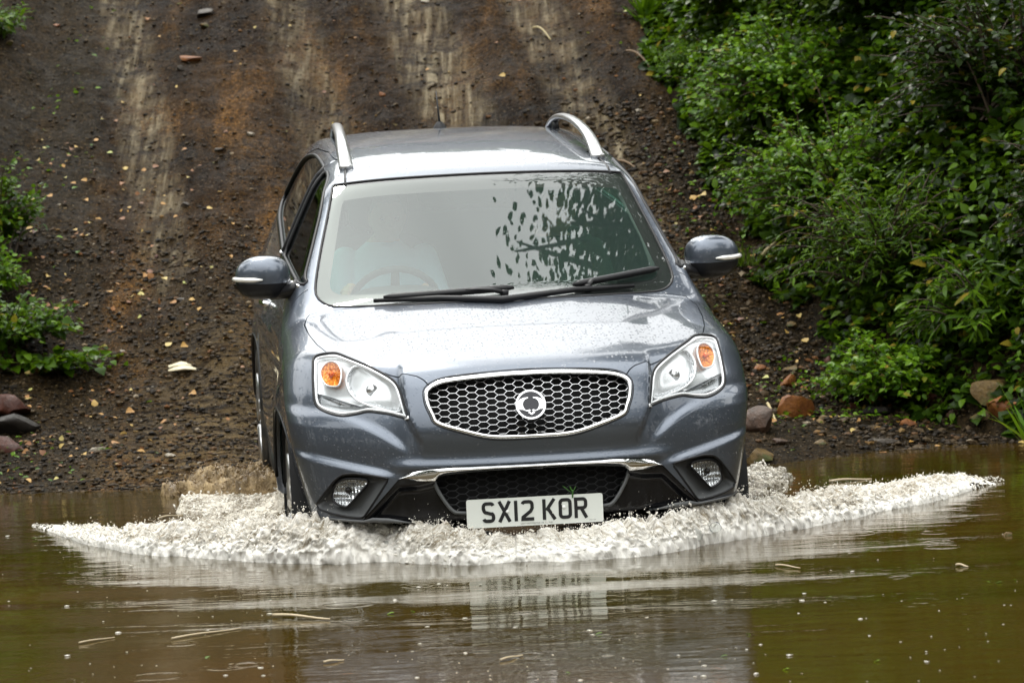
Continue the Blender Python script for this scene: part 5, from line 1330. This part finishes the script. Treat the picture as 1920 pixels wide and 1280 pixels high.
# small plants at the edge of the ramp
shrub("fern_clump","feathery bright green clump on the bank edge left of the big bushes","plant",(1.22,9.6,gz(1.22,9.6)-.02),(.27,.26,.32),90,22,.030,'bright','long',None,stem=False,droop=.8)
def tuft(name,label,c,r,n,h,m='bright',wd=.010,seed=0,outw=.8,cat="plant"):
    e=None; V=[];F=[]
    c=Vector(c)
    for k in range(n):
        a=random.uniform(0,2*math.pi); d=Vector((math.cos(a),math.sin(a),0)); L_=h*random.uniform(.6,1.15); o=random.uniform(.25,1)*outw; p=Vector((random.gauss(0,r*.3),random.gauss(0,r*.3),0)); sd_=d.cross(Vector((0,0,1)))
        b0=len(V); 
        for t,wk in((0,.6),(.35,1),(.7,.75),(1,.05)):
            q=p+d*L_*o*t+Vector((0,0,L_*(t*(1.15-.75*o)-.35*o*t*t))); V+= [q-sd_*wd*wk,q+sd_*wd*wk]
        for i in range(3): F.append((b0+2*i,b0+2*i+1,b0+2*i+3,b0+2*i+2))
    o=mk(name,np.array([tuple(v) for v in V]),np.array(F),LM[m]); o.location=c; tag(o,label,cat); return o
tuft("rosette_plant","spiky green rosette plant on bare soil at the top of the bank",(.98,10.9,gz(.98,10.9)),.05,46,.32,'bright',.016,cat="plant",outw=.9)
tuft("grass_patch","thin grass tuft on the soil beside the right wing mirror",(1.27,7.0,gz(1.27,7.0)),.22,120,.16,'olive',.004,cat="grass")
tuft("reed_clump","long pale grass blades leaning in from the right edge over the water",(2.46,3.8,.0),.05,16,.42,'bright',.012,cat="grass")
# creeping weeds (nobody could count them)
C=[];D=[];Uq=[];S=[]
def weeds(n,cx,cy,sx_,sy_,ls):
    for k in range(n):
        x=random.gauss(cx,sx_); y=random.gauss(cy,sy_)
        if y<ys_f(x)+.05: continue
        C.append((x,y,gz(x,y)+random.uniform(.005,.05))); D.append((random.gauss(0,1),random.gauss(0,1),random.uniform(-.1,.6))); Uq.append((random.gauss(0,.3),random.gauss(0,.3),1)); S.append(ls*random.uniform(.6,1.3))
for a in((260,1.35,9.0,.10,1.2,.035),(260,1.25,10.9,.12,.8,.04),(130,1.5,5.3,.15,.3,.03),(90,1.15,4.75,.10,.12,.022),(60,.98,8.0,.1,.6,.03),(60,1.05,7.0,.06,.5,.03),(120,1.9,4.95,.3,.10,.03),(160,1.0,12.4,.2,.8,.04),(60,-2.75,9.4,.15,1.2,.035),(60,-2.45,4.6,.25,.4,.03),(30,-2.2,12.6,.15,.4,.03)): weeds(*a)
V,F=leaves(np.array(C),np.array(D),np.array(Uq),np.array(S),'oval'); wd_=mk_leaves("weeds",V,F,LM['bright']); tag(wd_,"small green weeds creeping over the soil at both edges of the ramp","weeds",kind="stuff")
C=[];D=[];Uq=[];S=[]
rs=np.random.default_rng(3); n=125000; xx=.9+8.5*rs.random(n)**1.45; yy=rs.uniform(4.4,17,n); _nr=rs.random(n)<.12; yy=np.where(_nr&(xx>3.2),rs.uniform(.5,4.6,n),yy); e_=edge_r(yy)+.22*fbm(np.stack([xx,yy],-1),2.2,3,5)-.02; ok=(xx>e_)&(rs.random(n)<np.where(xx<e_+.25,.5,1)); xx=xx[ok];yy=yy[ok]; n=len(xx)
zz_=ground_z(xx,yy)+.02+rs.random(n)**1.5*.20*sstep(0,.5,xx-e_[ok]); S=.045+.05*rs.random(n)
V,F=leaves(np.stack([xx,yy,zz_],1),np.stack([rs.normal(-.5,.8,n),rs.normal(-.4,.8,n),rs.normal(.1,.5,n)],1),np.stack([rs.normal(-.5,.4,n),rs.normal(-.3,.4,n),np.ones(n)],1),S,'broad')
_sel=(xx-e_[ok])<1.15+.3*fbm(np.stack([xx,yy],-1),1.7,2,9)
V3,F3=leaves(np.stack([xx,yy,zz_+.03],1)[_sel],np.stack([rs.normal(-.5,.8,n),rs.normal(-.4,.8,n),rs.normal(.1,.5,n)],1)[_sel],np.stack([rs.normal(-.5,.4,n),rs.normal(-.3,.4,n),np.ones(n)],1)[_sel],S[_sel]*.8,'oval')
nt_=mk_leaves("nettles",V3,F3,LM['mid']); tag(nt_,"fresh green nettles and creepers along the lower edge of the right bank","nettles",kind="stuff")
ug=mk_leaves("undergrowth",V,F,LM['dark']); tag(ug,"dark ivy and nettle undergrowth carpeting the steep right bank","undergrowth",kind="stuff")
n=16000; xx=-3.45-5.5*rs.random(n)**1.3; yy=rs.uniform(3.4,14,n); zz_=ground_z(xx,yy)+.02+rs.random(n)**1.5*.22; S=.05+.05*rs.random(n)
V,F=leaves(np.stack([xx,yy,zz_],1),np.stack([rs.normal(.5,.8,n),rs.normal(-.4,.8,n),rs.normal(.1,.5,n)],1),np.stack([rs.normal(.5,.4,n),rs.normal(-.3,.4,n),np.ones(n)],1),S,'broad')
ul=mk_leaves("undergrowth",V,F,LM['mid']); tag(ul,"green undergrowth on the left bank beyond the bushes","undergrowth",kind="stuff")
# left bank
GL="bushes on the left bank"
shrub("bush","tall green nettle bush at the left edge, level with the windscreen","bush",(-2.98,7.6,gz(-2.98,7.6)-.05),(.36,.4,.72),150,16,.046,'mid','oval',GL)
shrub("bush","low green bush with trailing shoots at the left edge, level with the bonnet","bush",(-2.78,6.3,gz(-2.78,6.3)-.05),(.36,.4,.50),120,13,.048,'mid','broad',GL,lean=(.12,-.05,0))
shrub("bush","sparse leafy runners reaching over the gravel above the left stones","bush",(-2.55,6.1,gz(-2.55,6.1)-.03),(.40,.25,.20),34,9,.060,'mid','broad',GL,lean=(.15,-.05,.0),droop=.4)
shrub("bush","dark leaves hanging into the top left corner","bush",(-3.38,10.9,gz(-3.38,10.9)-.15),(.30,.4,.42),110,14,.08,'mid','long',GL)
shrub("bush","yellow green bush filling the gap between the two larger ones at the left edge","bush",(-2.98,7.0,gz(-2.98,7.0)-.08),(.30,.3,.50),120,16,.045,'bright','oval',GL)
shrub("bush","bush outside the left edge whose shoots lean towards the ramp","bush",(-3.75,8.6,gz(-3.75,8.6)-.1),(.5,.6,.8),130,14,.06,'mid','oval',GL)
# ================================================================== stones
def stone_mat(name,c0,c1,wet=.45,moss=0):
    m=mat(name,c0,wet); b=bsdf(m); o=objco(m); n=noise(m,o,14,6,.65); n2_=noise(m,o,60,4,.6)
    c=mixc(m,ramp(m,n.outputs[0],[(.38,0),(.62,1)]),c0,c1); c=mixc(m,math_(m,'MULTIPLY',n2_.outputs[0],.45),c,(.02,.016,.012)); b.inputs["Specular IOR Level"].default_value=.2
    if moss:
        c=mixc(m,math_(m,'MULTIPLY',ramp(m,noise(m,o,8,4).outputs[0],[(.52,0),(.62,1)]),moss),c,(.03,.07,.01))
    L(m,c,b.inputs["Base Color"]); bb=bump(m,n.outputs[0],.6,.02); L(m,bump(m,n2_.outputs[0],.5,.006,bb),b.inputs["Normal"]); return m
SM={'orange':stone_mat("orange_sandstone",(.27,.100,.022),(.15,.05,.013)),'yellow':stone_mat("yellow_limestone",(.17,.11,.035),(.09,.055,.02),moss=.5),'grey':stone_mat("grey_stone",(.10,.085,.068),(.055,.045,.035)),
'red':stone_mat("dark_red_brick",(.085,.022,.011),(.05,.018,.012)),'brown':stone_mat("brown_rock",(.085,.045,.026),(.045,.026,.016)),'pale':stone_mat("pale_stone",(.42,.37,.29),(.26,.22,.16)),'dark':stone_mat("dark_wet_stone",(.020,.017,.015),(.032,.027,.023),.45)}
def rock(name,label,c,size,m,seed,rot=0,cuts=7,tilt=0,sub=3,grp=None,cat="stone",squash=0):
    bm=bmesh.new(); bmesh.ops.create_icosphere(bm,subdivisions=sub,radius=1); rs=random.Random(seed)
    pl=[(Vector((rs.gauss(0,1),rs.gauss(0,1),rs.gauss(0,1))).normalized(),rs.uniform(.38,.72)) for _ in range(cuts+2)]
    for v in bm.verts:
        p=v.co.copy()
        for n_,d in pl:
            k=p.dot(n_)
            if k>d: p-=n_*(k-d)*.92
        p*=1+.10*mnoise.noise(p*2.2+Vector((seed,0,0)))+.04*mnoise.noise(p*7+Vector((seed,3,0))); v.co=Vector((p.x*size[0],p.y*size[1],p.z*size[2]))
    me=bpy.data.meshes.new(name); bm.to_mesh(me); bm.free(); me.materials.append(SM[m]); me.polygons.foreach_set("use_smooth",[True]*len(me.polygons))
    o=link(bpy.data.objects.new(name,me)); o.location=c; o.rotation_euler=(R(tilt),0,R(rot)); tag(o,label,cat,grp); autosmooth(o,38); return o
def gp(px,py,dx=0):
    """plan position on the ramp under a photo pixel (layout helper)"""
    f=7036.1; p=R(2.633); X_,Y_=lvl(px,py); X_=(X_-960)/f; Y_=(640-Y_)/f; d=Vector((X_,math.cos(p)+Y_*math.sin(p),-math.sin(p)+Y_*math.cos(p)))
    t=15.0
    while t<45:
        q=Vector((0,-14,1.45))+d*t
        if q.z<float(ground_z(np.array(q.x),np.array(q.y),False)) : break
        t+=.03
    return q.x,q.y,float(ground_z(np.array(q.x),np.array(q.y)))
G="stones at the right water's edge"
rocks=[
(1490,775,(.115,.09,.095),'orange',"large wet orange rock beside the right front wing",G),
(1478,722,(.055,.05,.05),'orange',"rounded orange brick lump on top of the large orange rock",G),
(1420,815,(.125,.12,.10),'brown',"big dark brown rock touching the car's right edge in the photo",G),
(1655,748,(.105,.08,.065),'orange',"flat orange stone half hidden by the dock leaves",G),
(1640,775,(.14,.07,.035),'dark',"long dark slab lying between the orange stones",G),
(1862,745,(.125,.10,.085),'yellow',"biggest yellow stone in the pile at the right edge",G),
(1878,778,(.085,.07,.075),'orange',"square mossy yellow brick leaning in the pile at the right edge",G),
(1912,772,(.050,.05,.045),'orange',"small red orange brick at the very right edge",G),
(1835,785,(.070,.06,.04),'yellow',"low mossy stone in front of the yellow pile",G),
(1425,868,(.105,.09,.045),'yellow',"flat mossy stone in the shallows beside the bumper",G),
(1655,822,(.080,.04,.020),'grey',"thin angular stone on the dark mud by the shoreline",G),
(1425,698,(.042,.035,.022),'orange',"small flat orange stone above the dark brown rock",G),
(1487,700,(.060,.04,.028),'yellow',"long yellowish stone resting above the rounded orange lump",G),
(1485,612,(.030,.03,.032),'yellow',"small upright yellow stone on the dark soil near the headlight",G),
(1600,765,(.045,.04,.035),'red',"dark red brick piece under the bush at the right",G),
(1705,798,(.050,.04,.03),'orange',"wet orange brown stone on the mud right of the long dark slab",G),
(1745,752,(.055,.045,.04),'red',"rusty red stone under the dock leaves, right of the flat orange one",G),
(1540,832,(.045,.03,.02),'yellow',"small yellowish stone at the shoreline below the large orange rock",G),
(1462,838,(.05,.035,.02),'brown',"small flat brown stone between the dark brown rock and the water",G),
(1785,780,(.05,.04,.03),'brown',"brown stone just left of the pile at the right edge",G),
(1385,770,(.05,.04,.04),'yellow',"yellow stone peeping out between the wing and the dark brown rock",G),
(1560,690,(.060,.05,.05),'red',"dark red rubble under the low bright bush",G),
]
GLs="stones on the ramp left of the car"
rocks+=[
(22,775,(.16,.13,.11),'red',"large reddish boulder at the left edge below the bush",GLs),
(28,800,(.15,.13,.09),'dark',"large dark boulder at the left edge, in front of the reddish one",GLs),
(15,840,(.11,.10,.06),'red',"low red stone at the left edge nearest the water",GLs),
(182,845,(.070,.045,.022),'pale',"flat pale stone near the water at the left",GLs),
(322,849,(.038,.03,.018),'pale',"small pale pinkish stone near the muddy splash",GLs),
(355,110,(.095,.06,.035),'orange',"flat orange slab near the top of the left rut",GLs),
(340,130,(.032,.03,.030),'grey',"grey pebble just under the flat orange slab",GLs),
(383,52,(.040,.035,.030),'yellow',"yellow stone above the flat orange slab",GLs),
(382,25,(.085,.06,.035),'grey',"grey flat stone at the top edge, left of centre",GLs),
(470,258,(.035,.03,.020),'pale',"small pale stone between the ruts, left of the roof rail",GLs),
(415,282,(.045,.035,.018),'grey',"greyish stone left of the small pale one",GLs),
(715,178,(.030,.025,.022),'orange',"bright orange stone between the ruts above the roof",GLs),
(820,212,(.030,.025,.018),'pale',"pale stone just left of the car's aerial",GLs),
(795,4,(.040,.03,.016),'pale',"pale stone at the top edge, centre",GLs),
(18,82,(.035,.03,.025),'yellow',"yellow stone in the black gravel at the top left",GLs),
(105,50,(.035,.025,.018),'orange',"small orange stone in the black gravel at the top left",GLs),
(340,575,(.035,.028,.014),'grey',"flat grey stone beside the front wing mirror at the left",GLs),
(228,661,(.018,.016,.014),'pale',"round pale pebble uphill of the broken pale leaf",GLs),
(293,486,(.020,.018,.014),'red',"dull red pebble left of the wing mirror",GLs),
(144,573,(.022,.018,.014),'orange',"orange brown pebble beside the trailing shoots",GLs),
(350,390,(.035,.03,.022),'grey',"grey stone in the left rut, level with the side window",GLs),
(52,268,(.0,.0,.0),'orange',"",GLs),
]
for k,(px_,py_,sz,mm_,lb,gr_) in enumerate(rocks):
    if not lb: continue
    x,y,z=gp(px_,py_); rock("stone",lb,(x,y,z+sz[2]*.30),sz,mm_,k*3+1,rot=random.uniform(-50,50),tilt=random.uniform(-6,12),grp=gr_)
# yellow and rusty fallen leaves
C=[];D=[];Uq=[];S=[]
random.seed(33)
for k in range(560):
    if k<190: y=random.uniform(4.1,8.5); x=float(edge_r(np.array(y)))-.25+random.gauss(0,.28)
    elif k<330: y=random.uniform(4.1,12); x=random.uniform(-2.9,1.0)
    else: y=random.uniform(4.2,9.5); x=random.uniform(-2.9,-1.7)
    C.append((x,y,gz(x,y)+.008)); D.append((random.gauss(0,1),random.gauss(0,1),random.gauss(.1,.3))); Uq.append((random.gauss(0,.4),random.gauss(-.3,.4),1)); S.append(random.uniform(.018,.050))
V,F=leaves(np.array(C),np.array(D),np.array(Uq),np.array(S),'broad'); lm_=mat("fallen_leaf_colours",(.3,.2,.05),.6); gq=N(lm_,"ShaderNodeNewGeometry"); L(lm_,ramp(lm_,gq.outputs["Random Per Island"],[(0,(.10,.035,.012)),(.35,(.22,.085,.015)),(.65,(.36,.20,.035)),(.9,(.42,.32,.10)),(1,(.30,.32,.08))]),bsdf(lm_).inputs["Base Color"])
fl_=mk_leaves("fallen_leaves",V,F,lm_); tag(fl_,"yellow and rusty fallen leaves scattered over the soil and gravel","fallen leaves",kind="stuff")
# pale broken leaf / shell on the mud
x,y,z=gp(342,695); mb=MB()
for k,(ox,oy,a) in enumerate(((0,.035,8),(.004,-.035,-6))):
    P=[(.085*math.cos(R(q)),.030*math.sin(R(q))) for q in range(0,360,30)]
    P=[(p[0]*(1+.18*math.sin(5*i+k)),p[1]*(1+.25*math.sin(3*i+k))) for i,p in enumerate(P)]
    V=[(ox+p[0],oy+p[1],.012+.010*math.cos(p[0]*30)) for p in P]+[(ox+p[0],oy+p[1],.006+.010*math.cos(p[0]*30)) for p in P]; n_=len(P)
    mb.add(V,[tuple(range(n_)),tuple(range(2*n_-1,n_-1,-1))]+[(i,i+n_,(i+1)%n_+n_,(i+1)%n_) for i in range(n_)])
o=mb.build("fallen_leaf",mat("pale_dead_leaf",(.62,.54,.36),.6)); o.location=(x,y,z+.01); o.rotation_euler=(R(14),0,R(10)); tag(o,"pale broken leaf lying on the mud left of the front wheel","leaf")
# loose gravel and grit over the whole ramp
def grit(n,fn,smin_,smax_,colsel):
    C=[];S=[]
    while len(C)<n:
        x,y=fn(); 
        if y<ys_f(x)-.02: continue
        C.append((x,y)); S.append(smin_+(smax_-smin_)*random.random()**3.2)
    C=np.array(C);S=np.array(S); z=ground_z(C[:,0],C[:,1]); P=np.stack([C[:,0],C[:,1],z+S*.25],1)
    J=IV[None]*(1+.22*rng.standard_normal((n,len(IV),1))); J=J*np.stack([1+.4*rng.random(n),1+.3*rng.random(n),.55+.3*rng.random(n)],1)[:,None,:]*S[:,None,None]+P[:,None,:]
    F=(IF[None]+np.arange(n)[:,None,None]*len(IV)).reshape(-1,3); return J.reshape(-1,3),F
m=mat("gravel_chips",(.06,.05,.04),.62); bsdf(m).inputs["Specular IOR Level"].default_value=.12; geo=N(m,"ShaderNodeNewGeometry")
c=ramp(m,geo.outputs["Random Per Island"],[(0,(.005,.0042,.003)),(.40,(.022,.014,.006)),(.72,(.060,.038,.016)),(.90,(.105,.074,.040)),(.955,(.16,.065,.018)),(.98,(.24,.15,.05)),(1,(.34,.30,.24))]); n_=noise(m,objco(m),60,3)
L(m,mixc(m,math_(m,'MULTIPLY',n_.outputs[0],.6),c,(.02,.016,.012)),bsdf(m).inputs["Base Color"])
random.seed(21)
def f1():
    y=3.0+random.random()**1.25*11; return random.uniform(-3.0-.05*y,2.0),y
def f2():
    y=random.uniform(3.0,8); return random.uniform(-2.9,-1.2)+random.gauss(0,.1),y
def f3():
    y=random.uniform(4.2,9.5); return float(edge_r(np.array(y)))-.35+random.gauss(0,.28),y
A=[grit(17000,f1,.0025,.014,0),grit(9000,f2,.0025,.017,0),grit(8000,f3,.003,.021,0)]
V=[];F=[];o_=0
for v_,f_ in A: V.append(v_);F.append(f_+o_);o_+=len(v_)
gv=mk("gravel",np.vstack(V),np.vstack(F),m,smooth=False); tag(gv,"loose wet gravel and stone chips strewn over the muddy ramp","gravel",kind="stuff")
# twigs on land
def stick(label,a,b,r,m,sag=0,name="twig",grp=None):
    a=Vector(a);b=Vector(b); mb=MB(); pts=[a.lerp(b,t)+Vector((0,0,sag*math.sin(math.pi*t)+r*.4*math.sin(5*t))) for t in T9]
    mb.tube(pts,[(r*.55 if 'float' in name else r)*(.7+.5*(1-t)) for t in T9],7); o=mb.build(name,m); tag(o,label,"twig",grp); return o
straw=mat("straw",(.42,.34,.17),.6); dead=mat("dead_twig",(.16,.10,.05),.7)
def gpt(px_,py_,h=.012): x,y,z=gp(px_,py_); return (x,y,z+h)
GT="dead twigs on the soil"
stick("pale twig leaning on the dark brown rock beside the right wing",gpt(1440,775,.06),gpt(1455,800,.02),.007,straw,grp=GT)
stick("curved straw stem high on the ramp above the roof",gpt(1000,55),gpt(1033,85),.006,straw,.03,grp=GT)
stick("thin bent twig right above the right roof rail",gpt(1175,110),gpt(1225,150),.006,dead,.04,grp=GT)
stick("brown root arching under the spiky rosette plant",gpt(1240,103),gpt(1310,98),.010,dead,.06,grp=GT)
stick("short twig on the soil just right of the windscreen pillar",gpt(1160,300),gpt(1195,320),.007,dead,.01,grp=GT)
stick("yellow stalk on the grass beside the right wing mirror",gpt(1430,495,.05),gpt(1456,478,.09),.010,straw,.0,grp=GT)
# floating bits
wood=mat("floating_straw",(.42,.34,.22),.6)
GF="sticks floating on the water"
def fl(label,p,q,r=.006,name="floating_stick"):
    a=wp(*p,.006);b=wp(*q,.006); return stick(label,(*a,.006),(*b,.006),r,wood,0,name,GF)
fl("straight pale straw floating at the left, pointing up to the right",(322,1196),(450,1176),.005)
fl("pale bark strip floating left of centre under the wave",(512,1152),(618,1158),.008)
fl("short straw floating left of the long one",(148,1204),(215,1193),.004)
fl("yellow stick floating on the still water behind the right arm of the wave",(1555,902),(1634,896),.010)
fl("short stick by the pale churned water at the left",(298,971),(342,964),.009)
fl("faint straw floating just below the right arm of the wave",(1455,1058),(1500,1063),.005)
fl("small pale straw floating at the bottom, left of centre",(607,1240),(645,1235),.005)
fl("thin twig floating below the plate's reflection",(938,1236),(980,1226),.005)
fl("tiny pale stick floating at the right under the wave's tip",(1793,1058),(1815,1060),.007)
x,y=wp(1890,1004); rock("stone","small mossy stone breaking the water at the right",(x,y,.0),(.035,.03,.016),'yellow',77)
# froth specks drifting on the surface
n=210; px_=rng.uniform(-30,1950,n); py_=1000+290*rng.random(n)**.8
P=[]
for a,b in zip(px_,py_):
    lim=np.interp(a,[q[0] for q in front_px],[q[1] for q in front_px]); b=max(b,lim+14+30*random.random()); P.append((*wp(a,b),.0015))
P=np.array(P); S=.0018+.0055*rng.random(n)**3.5
J=IV[None]*(1+.2*rng.standard_normal((n,len(IV),1)))*np.array([1.5,1.5,.45])*S[:,None,None]+P[:,None,:]
fs=mk("foam_specks",J.reshape(-1,3),(IF[None]+np.arange(n)[:,None,None]*len(IV)).reshape(-1,3),M['speck']); tag(fs,"tiny froth bubbles and flecks drifting on the brown water","foam flecks",kind="stuff")
lf_C=[];lf_D=[];S=[]
for a,b in((1400,1190),(1650,1240),(740,1150),(770,1147),(1480,1255),(1900,1088),(1850,1092),(1880,1092),(1560,1120),(1365,1230),(1060,1262),(1130,1188),(395,1232),(60,1010)):
    x,y=wp(a,b); lf_C.append((x,y,.004)); lf_D.append((random.gauss(0,1),random.gauss(0,.4),0)); S.append(random.uniform(.012,.028))
V,F=leaves(np.array(lf_C),np.array(lf_D),np.tile([0.,0,1.],(len(S),1)),np.array(S),'oval')
lfo=mk_leaves("floating_leaves",V,F,LM['bright']); tag(lfo,"small green leaf fragments floating on the brown water","leaf bits",kind="stuff")
# ================================================================== trees whose crowns hang over the water (seen in the reflections)
def tree(label,base,hh,crown,ntw,lpt,ls,m,lean=(0,0,0)):
    e=empty("tree",base); tag(e,label,"tree"); tr_=MB(); hh_=hh
    top=Vector((lean[0]*.5,lean[1]*.5,hh)); tr_.tube([Vector((0,0,-.3)),top*.35+Vector((.05,0,0)),top*.7,top],[.20,.16,.12,.07],10)
    C=[];D=[];Uq=[];S=[]
    br=[]
    for k in range(ntw):
        a=random.uniform(0,2*math.pi); r=random.uniform(.3,1)**.6; zt_=random.uniform(-1,1)
        tgt=Vector((lean[0]+math.cos(a)*crown[0]*r*math.sqrt(1-zt_*zt_*.8),lean[1]+math.sin(a)*crown[1]*r*math.sqrt(1-zt_*zt_*.8),hh+crown[2]*.3+zt_*crown[2]))
        st_=top*random.uniform(.45,1); mid=st_.lerp(tgt,.5)+Vector((0,0,.3))
        pts=[(1-t)**2*st_+2*t*(1-t)*mid+t*t*tgt for t in T8]
        if k%4==0: tr_.tube(pts,[.05*(1-t*.85) for t in T8],5,cap=False)
        for j in range(lpt):
            t=.5+.5*(j+random.random())/lpt; i=min(7,int(t*8)); p=pts[i].lerp(pts[i+1],t*8-i)
            C.append(tuple(p+Vector([random.gauss(0,.16) for _ in range(3)]))); D.append((random.gauss(0,1),random.gauss(0,1),random.gauss(-.3,.5))); Uq.append((random.gauss(0,.5),random.gauss(0,.5),1)); S.append(ls*random.uniform(.6,1.2))
    V,F=leaves(np.array(C),np.array(D),np.array(Uq),np.array(S),'oval'); mk_leaves("crown",V,F,LM[m],e); tr_.build("trunk",M['stem'],e)
    return e
random.seed(5); rng=np.random.default_rng(11)
tree("leafy tree leaning over the car from the right bank",(5.2,3.4,gz(5.2,3.4)),6.6,(2.1,2.3,1.0),380,36,.08,'dark',lean=(-2.7,.4,0))
tree("tall tree on the right bank behind the bushes",(5.6,9.5,gz(5.6,9.5)),6.5,(3.2,3.2,2.6),230,26,.17,'dark',lean=(-.8,0,0))
tree("tree spreading over the right bank and keeping the bushes in shade",(4.6,6.6,gz(4.6,6.6)),5.6,(2.1,3.6,1.2),260,26,.13,'dark',lean=(-1.0,0,0))
tree("tall tree above the top of the ramp at the right",(3.2,18.5,gz(3.2,18.5)),5.4,(2.5,2.2,2.6),260,26,.12,'dark')
tree("tree on the left bank beyond the picture's left edge",(-6.3,7.5,gz(-6.3,7.5)),5.8,(2.4,2.8,2.6),200,26,.17,'mid')
tree("tree at the left beside the pond",(-7.5,-.5,.1),5.5,(2.6,2.8,2.6),200,26,.17,'dark')
tree("tree at the right beside the pond",(7.8,-3.5,.1),6.0,(3.0,3.0,3.0),220,26,.18,'dark')
# the wood on the far side of the pond, behind the photographer: one mass of leaves; unseen belt above the ramp added to block low sky
C=[];D=[];Uq=[];S=[]
for k in range(26000):
    a=random.uniform(0,R(360)); r=random.uniform(25,31); z=9.0*random.random()**.8*(1+.25*math.sin(a*7)); y_=-4+r*math.sin(a); z=z*(.16 if y_>6 else 1)+max(0,gz(r*math.cos(a),min(y_,30))); C.append((r*math.cos(a),y_,z)); D.append((random.gauss(0,1),random.gauss(0,1),random.gauss(0,.6))); Uq.append((random.gauss(0,.6),random.gauss(0,.6)+.6,1)); S.append(random.uniform(.5,1.1))
V,F=leaves(np.array(C),np.array(D),np.array(Uq),np.array(S),'broad'); wd2=mk_leaves("wood",V,F,LM['dark']); tag(wd2,"dark wood standing round the pond with an unseen low belt added above the top of the ramp","wood",kind="stuff")
for o in list(bpy.data.objects):
    if o.users_collection==() : bpy.data.objects.remove(o)
